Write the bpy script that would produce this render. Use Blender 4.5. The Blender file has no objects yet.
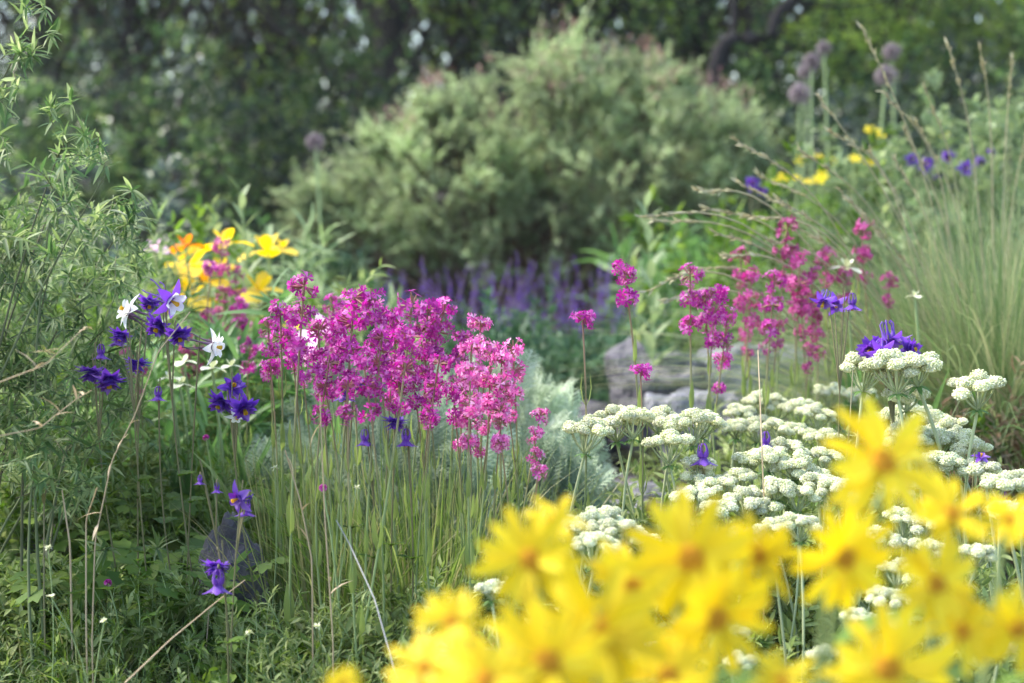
import bpy, math
import numpy as np
from mathutils import Matrix, Vector, Quaternion
R = math.radians
rng = np.random.default_rng(11)
scene = bpy.context.scene
COL = scene.collection

# ------------------------------------------------------------------ camera, sky, sun, exposure
H = 0.72; F = 1024 / 0.6; PITCH = math.atan(141.5 / F)
cd = bpy.data.cameras.new('camera'); cam = bpy.data.objects.new('camera', cd); COL.objects.link(cam)
cam.location = (0, 0, H); cam.rotation_euler = (math.pi / 2 - PITCH, 0, 0)
cd.sensor_width = 36; cd.lens = 60; cd.clip_start = 0.05; cd.clip_end = 500
cd.dof.use_dof = True; cd.dof.focus_distance = 2.42; cd.dof.aperture_fstop = 3.7; cd.dof.aperture_blades = 0
scene.camera = cam
SUN_AZ, SUN_EL = R(-72), R(50)       # azimuth from +Y (away from the camera) towards +X
world = bpy.data.worlds.new('World'); scene.world = world; world.use_nodes = True
wn = world.node_tree.nodes; sky = wn.new('ShaderNodeTexSky'); sky.sky_type = 'NISHITA'; sky.sun_disc = False
sky.sun_elevation = SUN_EL; sky.sun_rotation = SUN_AZ; sky.air_density = 1.0; sky.dust_density = 1.5; sky.ozone_density = 1.0
world.node_tree.links.new(sky.outputs[0], wn['Background'].inputs[0]); wn['Background'].inputs[1].default_value = 0.15
sl = bpy.data.lights.new('sun', 'SUN'); sl.energy = 2.1; sl.angle = R(8); sl.color = (1.0, 0.94, 0.85)
so = bpy.data.objects.new('sun', sl); COL.objects.link(so)
sv = Vector((math.sin(SUN_AZ) * math.cos(SUN_EL), math.cos(SUN_AZ) * math.cos(SUN_EL), math.sin(SUN_EL)))
so.rotation_euler = (-sv).to_track_quat('-Z', 'Y').to_euler(); so.location = (0, 0, 12)
scene.view_settings.view_transform = 'Standard'; scene.view_settings.look = 'None'
scene.view_settings.exposure = 1.88; scene.view_settings.gamma = 1.0
cy = scene.cycles
cy.max_bounces = 7; cy.diffuse_bounces = 4; cy.glossy_bounces = 2; cy.transmission_bounces = 4; cy.transparent_max_bounces = 4
cy.sample_clamp_indirect = 6; cy.caustics_reflective = False; cy.caustics_refractive = False
cy.use_denoising = True
try: cy.denoiser = 'OPENIMAGEDENOISE'
except Exception: pass

# ------------------------------------------------------------------ helpers
def P(px, py, D):
    """the place that a point at depth D has when seen at (px, py)"""
    f = np.array([0, math.cos(PITCH), -math.sin(PITCH)]); u = np.array([0, math.sin(PITCH), math.cos(PITCH)])
    return np.array([0, 0, H]) + D * (f + np.array([(px - 512) / F, 0, 0]) - u * (py - 341.5) / F)
def G(x, y):
    x = np.asarray(x, float); y = np.asarray(y, float)
    z = 0.012 * np.sin(3.1 * x + 1.0) * np.cos(2.3 * y) + 0.008 * np.sin(7 * x + 2) * np.sin(6 * y + 1)
    return z + 0.03 * np.clip(y - 10, 0, 60) ** 1.05 * 1.0
def nrm(a):
    a = np.asarray(a, float); return a / np.maximum(np.linalg.norm(a, axis=-1, keepdims=True), 1e-9)
class Geo:
    def __init__(s): s.V = []; s.F = []; s.n = 0
    def add(s, V, faces):
        V = np.asarray(V, float).reshape(-1, 3); s.V.append(V)
        for f in faces:
            if len(f): s.F.append(np.asarray(f, int) + s.n)
        s.n += len(V)
    def mesh(s, name, mat, smooth=True):
        V = np.concatenate(s.V); me = bpy.data.meshes.new(name)
        me.vertices.add(len(V)); me.vertices.foreach_set('co', V.ravel())
        tot = np.concatenate([np.full(len(f), f.shape[1]) for f in s.F]); loops = np.concatenate([f.ravel() for f in s.F])
        me.loops.add(len(loops)); me.loops.foreach_set('vertex_index', loops)
        me.polygons.add(len(tot)); st = np.concatenate([[0], np.cumsum(tot)[:-1]])
        me.polygons.foreach_set('loop_start', st); me.polygons.foreach_set('loop_total', tot)
        me.polygons.foreach_set('use_smooth', np.full(len(tot), smooth))
        me.update(calc_edges=True); me.validate(); me.materials.append(mat); return me
    def obj(s, name, mat, parent=None, smooth=True):
        o = bpy.data.objects.new(name, s.mesh(name, mat, smooth)); COL.objects.link(o)
        if parent is not None: o.parent = parent
        return o
def ribbons(g, Pth, W, side, fold=0.25):
    """B ribbons of K stations, three points across with a midrib fold"""
    Pth = np.asarray(Pth, float); B, K = Pth.shape[:2]; W = np.broadcast_to(W, (B, K)); side = np.asarray(side, float)
    tan = nrm(np.gradient(Pth, axis=1)); s = np.broadcast_to(side[:, None, :] if side.ndim == 2 else side, Pth.shape)
    s = nrm(s - (s * tan).sum(-1, keepdims=True) * tan); nr = np.cross(tan, s)
    V = np.stack([Pth - s * W[..., None] / 2, Pth - nr * (W * fold / 2)[..., None], Pth + s * W[..., None] / 2], axis=2).reshape(-1, 3)
    b = (np.arange(B) * K * 3)[:, None, None]; k = (np.arange(K - 1) * 3)[None, :, None]; j = np.arange(2)[None, None, :]
    a = (b + k + j).ravel(); g.add(V, [np.stack([a, a + 1, a + 4, a + 3], 1)])
def tubes(g, Pth, Rad, sides=5):
    Pth = np.asarray(Pth, float); B, K = Pth.shape[:2]; Rad = np.broadcast_to(Rad, (B, K))
    tan = nrm(np.gradient(Pth, axis=1)); ref = np.where(np.abs(tan[:, :1, 2:3]) > 0.9, [[[1., 0, 0]]], [[[0, 0, 1.]]])
    s = nrm(np.cross(tan, ref)); t = np.cross(tan, s); an = np.arange(sides) * 2 * math.pi / sides
    V = Pth[:, :, None] + Rad[..., None, None] * (s[:, :, None] * np.cos(an)[None, None, :, None] + t[:, :, None] * np.sin(an)[None, None, :, None])
    b = (np.arange(B) * K * sides)[:, None, None]; k = (np.arange(K - 1) * sides)[None, :, None]; j = np.arange(sides); jn = (j + 1) % sides
    A = (b + k + j).ravel(); Bn = (b + k + jn).ravel(); g.add(V.reshape(-1, 3), [np.stack([A, Bn, Bn + sides, A + sides], 1)])
def scatter(g, T, o, d, up, L, W=None, Z=None):
    """copies of template T (x along the leaf) at origins o pointing along d"""
    V, faces = T; o = np.atleast_2d(o); N = len(o); d = nrm(np.broadcast_to(d, (N, 3))); up = np.broadcast_to(up, (N, 3)) + 1e-5
    z = nrm(up - (up * d).sum(-1, keepdims=True) * d); y = np.cross(z, d)
    L = np.broadcast_to(L, N)[:, None, None]; W = L if W is None else np.broadcast_to(W, N)[:, None, None]
    Zs = L if Z is None else np.broadcast_to(Z, N)[:, None, None]
    X = o[:, None] + L * V[None, :, 0:1] * d[:, None] + W * V[None, :, 1:2] * y[:, None] + Zs * V[None, :, 2:3] * z[:, None]
    off = (np.arange(N) * len(V))[:, None, None]
    g.add(X.reshape(-1, 3), [(np.asarray(f)[None] + off).reshape(-1, np.asarray(f).shape[1]) for f in faces if len(f)])
def leafT(prof, curl=0.15, fold=0.2):
    """leaf blade from half-width profile [(x, w)...]"""
    V = []; K = len(prof)
    for x, w in prof:
        z = -curl * x * x; V += [(x, -w, z + fold * w), (x, 0, z), (x, w, z + fold * w)]
    f = []
    for k in range(K - 1):
        for j in range(2): a = 3 * k + j; f.append((a, a + 1, a + 4, a + 3))
    return np.array(V, float), [np.array(f)]
def comb(parts):
    Vs = []; q = []; n = 0
    for V, fs in parts:
        Vs.append(V)
        for f in fs: q.append(np.asarray(f) + n)
        n += len(V)
    out = {}
    for f in q: out.setdefault(f.shape[1], []).append(f)
    return np.concatenate(Vs), [np.concatenate(v) for v in out.values()]
def xf(T, M):
    M = np.array(M); V = T[0] @ M[:3, :3].T + M[:3, 3]; return V, T[1]
def rot(ax, deg): return np.array(Matrix.Rotation(R(deg), 4, ax))
def tr(x, y, z): return np.array(Matrix.Translation((x, y, z)))
def sc(s, sy=None, sz=None): return np.diag([s, sy or s, sz or s, 1.0])
def icoT(sub=1, r=1.0):
    import bmesh
    bm = bmesh.new(); bmesh.ops.create_icosphere(bm, subdivisions=sub, radius=r)
    V = np.array([v.co[:] for v in bm.verts]); f = np.array([[v.index for v in fa.verts] for fa in bm.faces]); bm.free()
    return V, [f]
ICO = icoT(1); ICO2 = icoT(2)
LEAF = leafT([(0, .02), (.3, .16), (.65, .15), (1, .01)], .2, .3)
WILLOW = leafT([(0, .03), (.25, .062), (.6, .055), (1, .006)], .18, .3)
NARROW = leafT([(0, .03), (.25, .075), (.6, .07), (1, .005)], .35, .3)
OVAL = leafT([(0, .03), (.25, .24), (.6, .27), (.88, .13), (1, .02)], .2, .25)
SMALL = (np.array([(0, 0, 0), (.5, -.3, .06), (1, 0, -.1), (.5, .3, .06)], float), [np.array([(0, 1, 2, 3)])])
STRAP = leafT([(0, .05), (.3, .07), (.6, .065), (.85, .04), (1, .004)], .45, .35)

def new(n): m = bpy.data.materials.new(n); m.use_nodes = True; return m, m.node_tree.nodes, m.node_tree.links, m.node_tree.nodes['Principled BSDF']
def foliage(name, cols, trans=.35, rough=.5, spec=.35, hue=None, zramp=None, patch=0.0, tcol=None, pamt=.35):
    """random tint per leaf, patch: larger tone variation; zramp: (colour, z0, z1) natural tint up the plant"""
    m, n, l, b = new(name)
    geo = n.new('ShaderNodeNewGeometry'); cr = n.new('ShaderNodeValToRGB'); l.new(geo.outputs['Random Per Island'], cr.inputs[0])
    e = cr.color_ramp.elements
    while len(e) < len(cols): e.new(0.5)
    for i, c in enumerate(cols): e[i].position = i / max(1, len(cols) - 1); e[i].color = (*c, 1)
    out = cr.outputs[0]
    tc = n.new('ShaderNodeTexCoord')
    oi = n.new('ShaderNodeObjectInfo'); hs = n.new('ShaderNodeHueSaturation'); mr = n.new('ShaderNodeMapRange')
    l.new(oi.outputs['Random'], mr.inputs[0]); mr.inputs[3].default_value = .86; mr.inputs[4].default_value = 1.14
    l.new(mr.outputs[0], hs.inputs['Value']); l.new(out, hs.inputs['Color']); out = hs.outputs[0]
    if patch:
        nt = n.new('ShaderNodeTexNoise'); nt.inputs['Scale'].default_value = patch; nt.inputs['Detail'].default_value = 2
        l.new(tc.outputs['Object'], nt.inputs[0]); m2 = n.new('ShaderNodeMapRange'); l.new(nt.outputs[0], m2.inputs[0])
        m2.inputs[1].default_value = .35; m2.inputs[2].default_value = .65; m2.inputs[3].default_value = 1 - pamt; m2.inputs[4].default_value = 1 + pamt
        h2 = n.new('ShaderNodeHueSaturation'); l.new(m2.outputs[0], h2.inputs['Value']); l.new(out, h2.inputs['Color']); out = h2.outputs[0]
    if zramp:
        sp = n.new('ShaderNodeSeparateXYZ'); l.new(tc.outputs['Object'], sp.inputs[0]); mz = n.new('ShaderNodeMapRange')
        l.new(sp.outputs[2], mz.inputs[0]); mz.inputs[1].default_value = zramp[1]; mz.inputs[2].default_value = zramp[2]
        mx = n.new('ShaderNodeMix'); mx.data_type = 'RGBA'; l.new(mz.outputs[0], mx.inputs[0]); l.new(out, mx.inputs[6]); mx.inputs[7].default_value = (*zramp[0], 1)
        out = mx.outputs[2]
    l.new(out, b.inputs['Base Color']); b.inputs['Roughness'].default_value = rough; b.inputs['Specular IOR Level'].default_value = spec
    if trans > 0:
        t = n.new('ShaderNodeBsdfTranslucent'); ms = n.new('ShaderNodeMixShader'); ms.inputs[0].default_value = trans
        g2 = n.new('ShaderNodeHueSaturation'); g2.inputs['Value'].default_value = 1.5; g2.inputs['Saturation'].default_value = 1.1
        if tcol: g2.inputs['Hue'].default_value = tcol
        l.new(out, g2.inputs['Color']); l.new(g2.outputs[0], t.inputs[0]); l.new(b.outputs[0], ms.inputs[1]); l.new(t.outputs[0], ms.inputs[2])
        l.new(ms.outputs[0], n['Material Output'].inputs[0])
    return m
def rockmat(name, c1, c2, scale):
    m, n, l, b = new(name); tc = n.new('ShaderNodeTexCoord'); nt = n.new('ShaderNodeTexNoise'); nt.inputs['Scale'].default_value = scale
    nt.inputs['Detail'].default_value = 9; nt.inputs['Roughness'].default_value = .65; l.new(tc.outputs['Object'], nt.inputs[0])
    cr = n.new('ShaderNodeValToRGB'); cr.color_ramp.elements[0].position = .36; cr.color_ramp.elements[1].position = .66
    cr.color_ramp.elements[0].color = (*c1, 1); cr.color_ramp.elements[1].color = (*c2, 1); l.new(nt.outputs[0], cr.inputs[0]); l.new(cr.outputs[0], b.inputs['Base Color'])
    bp = n.new('ShaderNodeBump'); bp.inputs['Strength'].default_value = .9; bp.inputs['Distance'].default_value = .03; n2 = n.new('ShaderNodeTexNoise')
    n2.inputs['Scale'].default_value = scale * 4; n2.inputs['Detail'].default_value = 8; l.new(tc.outputs['Object'], n2.inputs[0]); l.new(n2.outputs[0], bp.inputs['Height'])
    l.new(bp.outputs[0], b.inputs['Normal']); b.inputs['Roughness'].default_value = .85; return m

MAT = dict(
    soil=rockmat('soil', (.035, .025, .018), (.12, .09, .07), 9),
    gravel=rockmat('gravel', (.16, .14, .14), (.34, .30, .30), 14),
    rock=rockmat('rock', (.10, .10, .115), (.36, .355, .38), 13),
    darkrock=rockmat('dark_rock', (.05, .047, .055), (.19, .175, .19), 11),
    bark=rockmat('bark', (.03, .022, .018), (.11, .085, .07), 10),
    wtwig=foliage('young_twig', [(.12, .11, .06), (.16, .2, .09)], 0, .7, .2),
    darkbark=rockmat('dark_bark', (.012, .009, .008), (.04, .03, .026), 10),
    twig=foliage('twig', [(.10, .06, .04), (.2, .14, .09)], 0, .8, .2),
    dry=foliage('dry_straw', [(.42, .31, .17), (.55, .43, .27), (.36, .26, .15)], .15, .7, .2),
    drygrey=foliage('dry_grey', [(.45, .43, .42), (.55, .52, .48)], 0, .8, .2),
    thatch=foliage('thatch', [(.20, .12, .07), (.28, .18, .10), (.38, .30, .2)], .1, .8, .1),
    treeleaf=foliage('tree_leaf', [(.045, .095, .035), (.06, .12, .04), (.07, .13, .05), (.10, .17, .06), (.09, .15, .055), (.18, .27, .09), (.45, .54, .22)], .5, .30, .5, patch=.9, pamt=.6),  # last, palest leaf tint stands in for bright light highlights in the foliage
    treeleaf2=foliage('tree_leaf_cool', [(.04, .065, .055), (.05, .08, .065), (.07, .10, .08), (.09, .11, .10), (.12, .15, .12), (.14, .18, .12), (.40, .50, .20)], .45, .30, .5, patch=.9, pamt=.6),  # palest tint paints light flecks onto a few of the cool leaves
    treeleaf3=foliage('tree_leaf_bright', [(.15, .23, .05), (.22, .31, .07), (.30, .37, .10)], .5, .30, .5, patch=.9, pamt=.5),
    shrub=foliage('shrub_leaf', [(.21, .29, .13), (.33, .41, .21), (.48, .54, .34)], .48, .5, .4, patch=2.2),
    shrubtip=foliage('shrub_blossom', [(.42, .20, .22), (.5, .32, .28), (.35, .25, .18)], .3),
    willow=foliage('willow_leaf', [(.06, .12, .04), (.12, .20, .065), (.20, .27, .10), (.36, .42, .20)], .42, .5, .35, patch=3),
    weed=foliage('weed_leaf', [(.07, .14, .02), (.13, .22, .035), (.22, .31, .06)], .42, .5, .3, patch=5),
    weed2=foliage('weed_grey', [(.14, .20, .05), (.23, .30, .09), (.37, .42, .18)], .35, .55, .3, patch=5),
    grassy=foliage('grass_blade', [(.07, .13, .025), (.13, .20, .04), (.20, .27, .07), (.29, .34, .12), (.34, .31, .15)], .4, .45, .4),
    oat=foliage('oat_blade', [(.12, .20, .07), (.20, .28, .11), (.31, .37, .17), (.45, .42, .23)], .35, .5, .35),
    oatstalk=foliage('oat_stalk', [(.36, .36, .20), (.46, .42, .26), (.36, .32, .2)], .2, .6, .3),
    silver=foliage('silver_leaf', [(.34, .42, .27), (.46, .54, .38), (.58, .64, .50)], .3, .6, .3, patch=4),
    silverdk=foliage('silver_blue_leaf', [(.24, .33, .22), (.35, .44, .30), (.46, .54, .40)], .3, .6, .3, patch=4),
    stem=foliage('stem_green', [(.22, .30, .11), (.30, .36, .15)], .1, .5, .4, zramp=((.28, .14, .10), .30, .56)),
    ustem=foliage('umbel_stem', [(.38, .44, .22), (.48, .52, .30)], .15, .5, .4),
    pstem=foliage('plain_stem', [(.24, .34, .13), (.34, .42, .19)], .1, .5, .4),
    dstem=foliage('dark_stem', [(.15, .15, .07), (.22, .19, .09)], .05, .5, .4),
    magenta=foliage('magenta_petal', [(.26, .015, .17), (.40, .03, .26), (.52, .07, .37), (.68, .26, .56)], .42, .5, .3),
    pink=foliage('pink_petal', [(.45, .05, .25), (.62, .12, .38), (.72, .22, .48), (.86, .55, .72)], .42, .5, .3),
    wine=foliage('wine_petal', [(.28, .03, .13), (.48, .07, .26), (.60, .16, .38)], .4, .5, .3),
    calyx=foliage('calyx', [(.34, .08, .16), (.42, .14, .16), (.30, .2, .10)], .15),
    violet=foliage('violet_petal', [(.13, .05, .34), (.20, .08, .46), (.32, .18, .56)], .4, .45, .3),
    deepviolet=foliage('deep_violet_petal', [(.11, .03, .26), (.18, .05, .38), (.27, .14, .46)], .35, .45, .3),
    dusky=foliage('dusky_petal', [(.18, .10, .17), (.30, .19, .28)], .35, .5, .3),
    white=foliage('white_petal', [(.8, .8, .76), (.86, .86, .84)], .35, .5, .3),
    cream=foliage('cream_floret', [(.50, .54, .26), (.67, .69, .42), (.80, .80, .58), (.84, .83, .68)], .25, .6, .2),
    yellow=foliage('yellow_petal', [(.78, .56, .012), (.84, .64, .02), (.88, .72, .035)], .26, .5, .25, patch=0),
    disc=foliage('disc', [(.70, .33, .02), (.80, .44, .03), (.60, .24, .02)], .1, .7, .2),
    softyellow=foliage('iris_yellow', [(.80, .55, .04), (.85, .64, .08)], .4),
    orange=foliage('orange_petal', [(.85, .22, .03), (.9, .3, .05)], .4),
    palepink=foliage('pale_petal', [(.72, .45, .62), (.82, .6, .72)], .4),
    blue=foliage('salvia_floret', [(.10, .02, .34), (.17, .05, .48), (.25, .10, .52)], .3),
    salvleaf=foliage('salvia_leaf', [(.05, .11, .05), (.08, .15, .07)], .3, .55, .3, patch=3),
    allium=foliage('allium_floret', [(.20, .15, .17), (.30, .24, .25)], .25),
    strap=foliage('strap_leaf', [(.10, .20, .06), (.16, .27, .09)], .4, .45, .4),
    greyleaf=foliage('grey_leaf', [(.15, .22, .09), (.22, .29, .13), (.30, .37, .19)], .35, .5, .3),
)
M = MAT
def tag(o, label, cat, group=None, kind=None):
    if label: o['label'] = label
    if cat: o['category'] = cat
    if group: o['group'] = group
    if kind: o['kind'] = kind
    return o
def empty(name, loc, rz=0.0):
    o = bpy.data.objects.new(name, None); COL.objects.link(o); o.location = [float(c) for c in loc]; o.rotation_euler = (0, 0, rz); o.empty_display_size = .05
    return o
KIDS = {}
def put(parent, name, mesh, mat4=None):
    o = bpy.data.objects.new(name, mesh); COL.objects.link(o); o.parent = parent
    if mat4 is not None: o.matrix_local = Matrix(mat4.tolist() if hasattr(mat4, 'tolist') else mat4)
    KIDS.setdefault(parent.name, []).append(o); return o
def copy_tree(o, parent=None):
    c = o.copy(); COL.objects.link(c)
    if parent is not None: c.parent = parent; KIDS.setdefault(parent.name, []).append(c)
    for ch in KIDS.get(o.name, []): copy_tree(ch, c)
    return c
def drop(o):
    for ch in KIDS.pop(o.name, []): drop(ch)
    bpy.data.objects.remove(o)
ORD = 'first second third fourth fifth sixth seventh eighth ninth tenth eleventh twelfth thirteenth fourteenth fifteenth sixteenth seventeenth eighteenth nineteenth twentieth'.split()
def number(items, fmt, group=None):
    """items [(px, object)]: labels that count from the left inside one named patch"""
    items = sorted(items, key=lambda t: t[0]); n = len(items)
    for i, (_, o) in enumerate(items):
        if n == 1: k = 'only one'
        elif i == 0: k = 'leftmost'
        elif i == n - 1: k = 'rightmost'
        elif i < 20: k = ORD[i] + ' from the left'
        else: k = ORD[n - 1 - i] + ' from the right'
        o['label'] = fmt.format(k)
        if group: o['group'] = group
def stand(proto, px, py, D, tip, flip=None, lean=0.):
    """copy a plant so that its tip stands at that place and its foot on the ground"""
    T = P(px, py, D); rz = rng.uniform(0, 2 * math.pi) if flip is None else flip
    g0 = float(G(T[0], T[1])); s = (T[2] - g0) / tip[2]
    c, sn = math.cos(rz), math.sin(rz); dx, dy = s * (c * tip[0] - sn * tip[1]), s * (sn * tip[0] + c * tip[1])
    if lean:
        e = Matrix.Rotation(rng.normal(0, lean), 3, 'Y') @ Matrix.Rotation(rng.normal(0, lean), 3, 'X') @ Matrix.Rotation(rz, 3, 'Z'); v = e @ Vector([float(c) * s for c in tip])
        o = copy_tree(proto); o.location = (T[0] - v.x, T[1] - v.y, T[2] - v.z); o.rotation_euler = e.to_euler(); o.scale = (s, s, s); return o
    o = copy_tree(proto); o.location = (T[0] - dx, T[1] - dy, g0); o.rotation_euler = (0, 0, rz); o.scale = (s, s, s)
    return o
def curve(a, b, bend, K=8):
    a = np.asarray(a, float); b = np.asarray(b, float); t = np.linspace(0, 1, K)[:, None]
    return a + (b - a) * t + np.asarray(bend, float) * (4 * t * (1 - t))
def twigs(gl, gt, org, dr, L, nleaf, tmpl, ls, droop=.15, spread=.9, r=.0015, wob=.25, W=None):
    """leafy shoots: org, dr [N,3], L [N]"""
    N = len(org); K = 6; dr = nrm(dr); t = np.linspace(0, 1, K)
    side = nrm(np.cross(dr, rng.normal(size=(N, 3)))); L = np.broadcast_to(L, N)
    Pth = org[:, None] + dr[:, None] * (L[:, None] * t)[..., None] + side[:, None] * (L[:, None] * wob * t ** 2)[..., None]
    Pth[..., 2] -= droop * L[:, None] * t ** 2
    if gt is not None: tubes(gt, Pth, r * (1.1 - .8 * t), 3)
    tt = rng.uniform(.08, 1, (N, nleaf)); idx = np.minimum((tt * (K - 1)).astype(int), K - 2); fr = tt * (K - 1) - idx
    a = np.take_along_axis(Pth, idx[..., None], 1); b = np.take_along_axis(Pth, (idx + 1)[..., None], 1)
    o = (a + (b - a) * fr[..., None]).reshape(-1, 3); tg = nrm(b - a).reshape(-1, 3)
    rad = nrm(np.cross(tg, rng.normal(size=tg.shape))); d = nrm(tg * .75 + rad * spread + [0, 0, .12])
    up = nrm(np.array([0, 0, 1.]) + rng.normal(0, .45, d.shape)); s = ls * rng.uniform(.6, 1.2, len(o)) * (1.1 - .5 * tt.ravel())
    scatter(gl, tmpl, o, d, up, s, None if W is None else s * W)
def inside(n, c, r, shell=.55):
    d = nrm(rng.normal(size=(n, 3))); k = rng.uniform(shell ** 3, 1, n) ** (1 / 3)
    return np.asarray(c) + d * k[:, None] * np.asarray(r), d

# ------------------------------------------------------------------ the ground
def ground():
    xs = np.concatenate([np.linspace(-90, -5, 12)[:-1], np.linspace(-5, 5, 90), np.linspace(5, 90, 12)[1:]])
    ys = np.concatenate([np.linspace(-12, 0, 6)[:-1], np.linspace(0, 9, 90), np.linspace(9, 70, 40)[1:]])
    X, Y = np.meshgrid(xs, ys); Z = G(X, Y) + rng.normal(0, .004, X.shape) * (np.abs(X) < 5) * (Y < 9)
    V = np.stack([X, Y, Z], -1).reshape(-1, 3); nx = len(xs); i, j = np.meshgrid(np.arange(len(ys) - 1), np.arange(nx - 1), indexing='ij')
    a = (i * nx + j).ravel(); g = Geo(); g.add(V, [np.stack([a, a + 1, a + nx + 1, a + nx], 1)])
    tag(g.obj('ground', M['soil']), 'dark soil under the garden plants', None, kind='structure')
ground()
def gravel():
    N = 5200; c = P(595, 470, 4.1); x = rng.normal(c[0], .42, N); y = rng.uniform(2.9, 5.6, N); z = G(x, y)
    g = Geo(); s = rng.uniform(.006, .020, N) * rng.choice([1, 1.9], N, p=[.9, .1])
    scatter(g, ICO, np.stack([x, y, z + s * .25], 1), rng.normal(size=(N, 3)), rng.normal(size=(N, 3)), s, s * .8, s * .6)
    tag(g.obj('gravel', M['gravel'], smooth=False), 'loose mauve grey stone chips on the bare patch', 'gravel', kind='stuff')
gravel()
def litter():
    N = 5200; x = rng.uniform(-2.2, 2.6, N); y = rng.uniform(1.6, 6.5, N); L = rng.uniform(.03, .11, N)
    g = Geo(); o = np.stack([x, y, G(x, y) + rng.uniform(.002, .03, N)], 1)
    d = rng.normal(size=(N, 3)) * [1, 1, .15]; scatter(g, NARROW, o, d, [0, 0, 1.], L, L * .5)
    tag(g.obj('litter', M['thatch']), 'fallen brown straw and leaf bits on the soil', 'litter', kind='stuff')
litter()

def haze():
    V = np.array([(x, y, z) for x in (-60, 60) for y in (-6, 68) for z in (-1.2, 16)], float); g = Geo()
    g.add(V, [np.array([(0, 1, 3, 2), (4, 6, 7, 5), (0, 4, 5, 1), (2, 3, 7, 6), (0, 2, 6, 4), (1, 5, 7, 3)])]); m = bpy.data.materials.new('haze'); m.use_nodes = True; n = m.node_tree.nodes; n.remove(n['Principled BSDF'])
    v = n.new('ShaderNodeVolumePrincipled'); v.inputs['Density'].default_value = HAZE; v.inputs['Color'].default_value = (.86, .90, .97, 1); v.inputs['Anisotropy'].default_value = .2
    m.node_tree.links.new(v.outputs[0], n['Material Output'].inputs['Volume']); tag(g.obj('haze', m, smooth=False), 'thin pale air haze over the whole garden', 'haze', kind='stuff')
HAZE = .0007
cy.volume_bounces = 0
haze()

# ------------------------------------------------------------------ rocks
def rock(px, py, D, w, h, dp, mat, label, seed, rz=0.):
    r = np.random.default_rng(seed); V, f = icoT(5); n = nrm(V)
    for _ in range(15):                                   # chop flat facets
        d = nrm(r.normal(size=3)); c = r.uniform(.55, .85); t = n @ d; V = V - np.outer(np.clip((V @ d) - c, 0, None), d)
    V = V * (1 + .03 * np.sin(V[:, :1] * 9 + seed) * np.cos(V[:, 1:2] * 8 + V[:, 2:3] * 7))
    from mathutils import noise as nz
    V = V * (1 + np.array([.16 * nz.fractal(Vector((a * 2.1 + seed, b * 2.1, c * 2.1)), 1.0, 2.0, 5) for a, b, c in V.tolist()])[:, None])
    g = Geo(); g.add(V * [w / 2, dp / 2, h / 2], f); T = P(px, py, D); z0 = float(G(T[0], T[1]))
    o = g.obj('rock', mat); o.location = (T[0], T[1], z0 + h * .34); o.rotation_euler = (r.uniform(-.12, .12), r.uniform(-.12, .12), rz)
    tag(o, label, 'rock', 'weathered rocks among the plants')
rock(775, 400, 4.5, .50, .46, .45, M['rock'], 'large pale grey boulder behind the right magenta catchfly stalks', 3)
rock(655, 400, 4.5, .40, .44, .4, M['darkrock'], 'dark slate coloured boulder at the right end of the salvia bed', 5, .4)
rock(700, 430, 3.9, .26, .42, .25, M['rock'], 'pale pointed rock in front of the dark boulder', 8, .7)
rock(610, 440, 4.6, .40, .22, .34, M['darkrock'], 'low mauve grey rock beside the gravel patch', 12)
rock(560, 470, 3.9, .22, .13, .2, M['darkrock'], 'small flat grey rock right of the silvery artemisia', 17, .5)
rock(650, 478, 3.7, .26, .14, .2, M['rock'], 'small pale rock behind the front buckwheat umbels', 19, .2)
rock(585, 500, 3.5, .20, .10, .17, M['rock'], 'smallest flat stone at the near edge of the gravel', 21, .9)
rock(240, 560, 2.55, .12, .30, .16, M['darkrock'], 'grey upright rock between the strawberry leaves and grassy tuft', 25, .3)
rock(30, 525, 3.0, .30, .30, .3, M['darkrock'], 'grey rock half hidden behind the narrow-leaved shrub', 29)
rock(845, 400, 4.3, .5, .42, .4, M['darkrock'], 'dark grey boulder below the blue oat grass', 31)

# ------------------------------------------------------------------ trees at the back
def tree_meshes(seed, h, cr, z0, ncl, ntw, nl, ls, mat, lean=0.):
    global rng; keep = rng; rng = np.random.default_rng(seed)
    gb, gl = Geo(), Geo(); top = np.array([lean, 0, h * .8]); K = 10; tr_ = curve((0, 0, -.2), top, (.12 * h * rng.uniform(-.5, .5), .1, 0), K)
    tubes(gb, tr_[None], np.linspace(.05 + h * .016, .02, K), 8)
    c, d = inside(ncl, (lean * .6, 0, (h + z0) / 2), (cr, cr, (h - z0) / 2), .35)
    for q in c:
        k = min(K - 2, max(1, int((q[2] / h) * K * .6))); m = curve(tr_[k], q, (0, 0, .12 * rng.uniform(-1, 1) * cr), 6); tubes(gb, m[None], np.linspace(.03, .006, 6), 5)
    o = np.repeat(c, ntw, 0) + rng.normal(0, .22 * cr ** .5, (ncl * ntw, 3)) * [1, 1, .7]
    twigs(gl, None, o, rng.normal(size=o.shape) + np.repeat(d, ntw, 0) * .8, rng.uniform(.25, .55, len(o)), nl, SMALL, ls, .3)
    rng = keep
    return gb.mesh('trunk', M['bark']), gl.mesh('crown', mat)
TP = [tree_meshes(1, 8.0, 2.3, .1, 60, 24, 9, .085, M['treeleaf']), tree_meshes(2, 6.5, 2.0, .0, 60, 24, 9, .08, M['treeleaf2'], .5),
      tree_meshes(3, 9.0, 2.6, .9, 60, 26, 9, .09, M['treeleaf']), tree_meshes(4, 7.0, 2.2, .3, 55, 22, 9, .085, M['treeleaf3'], -.4)]
trees = []
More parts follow.
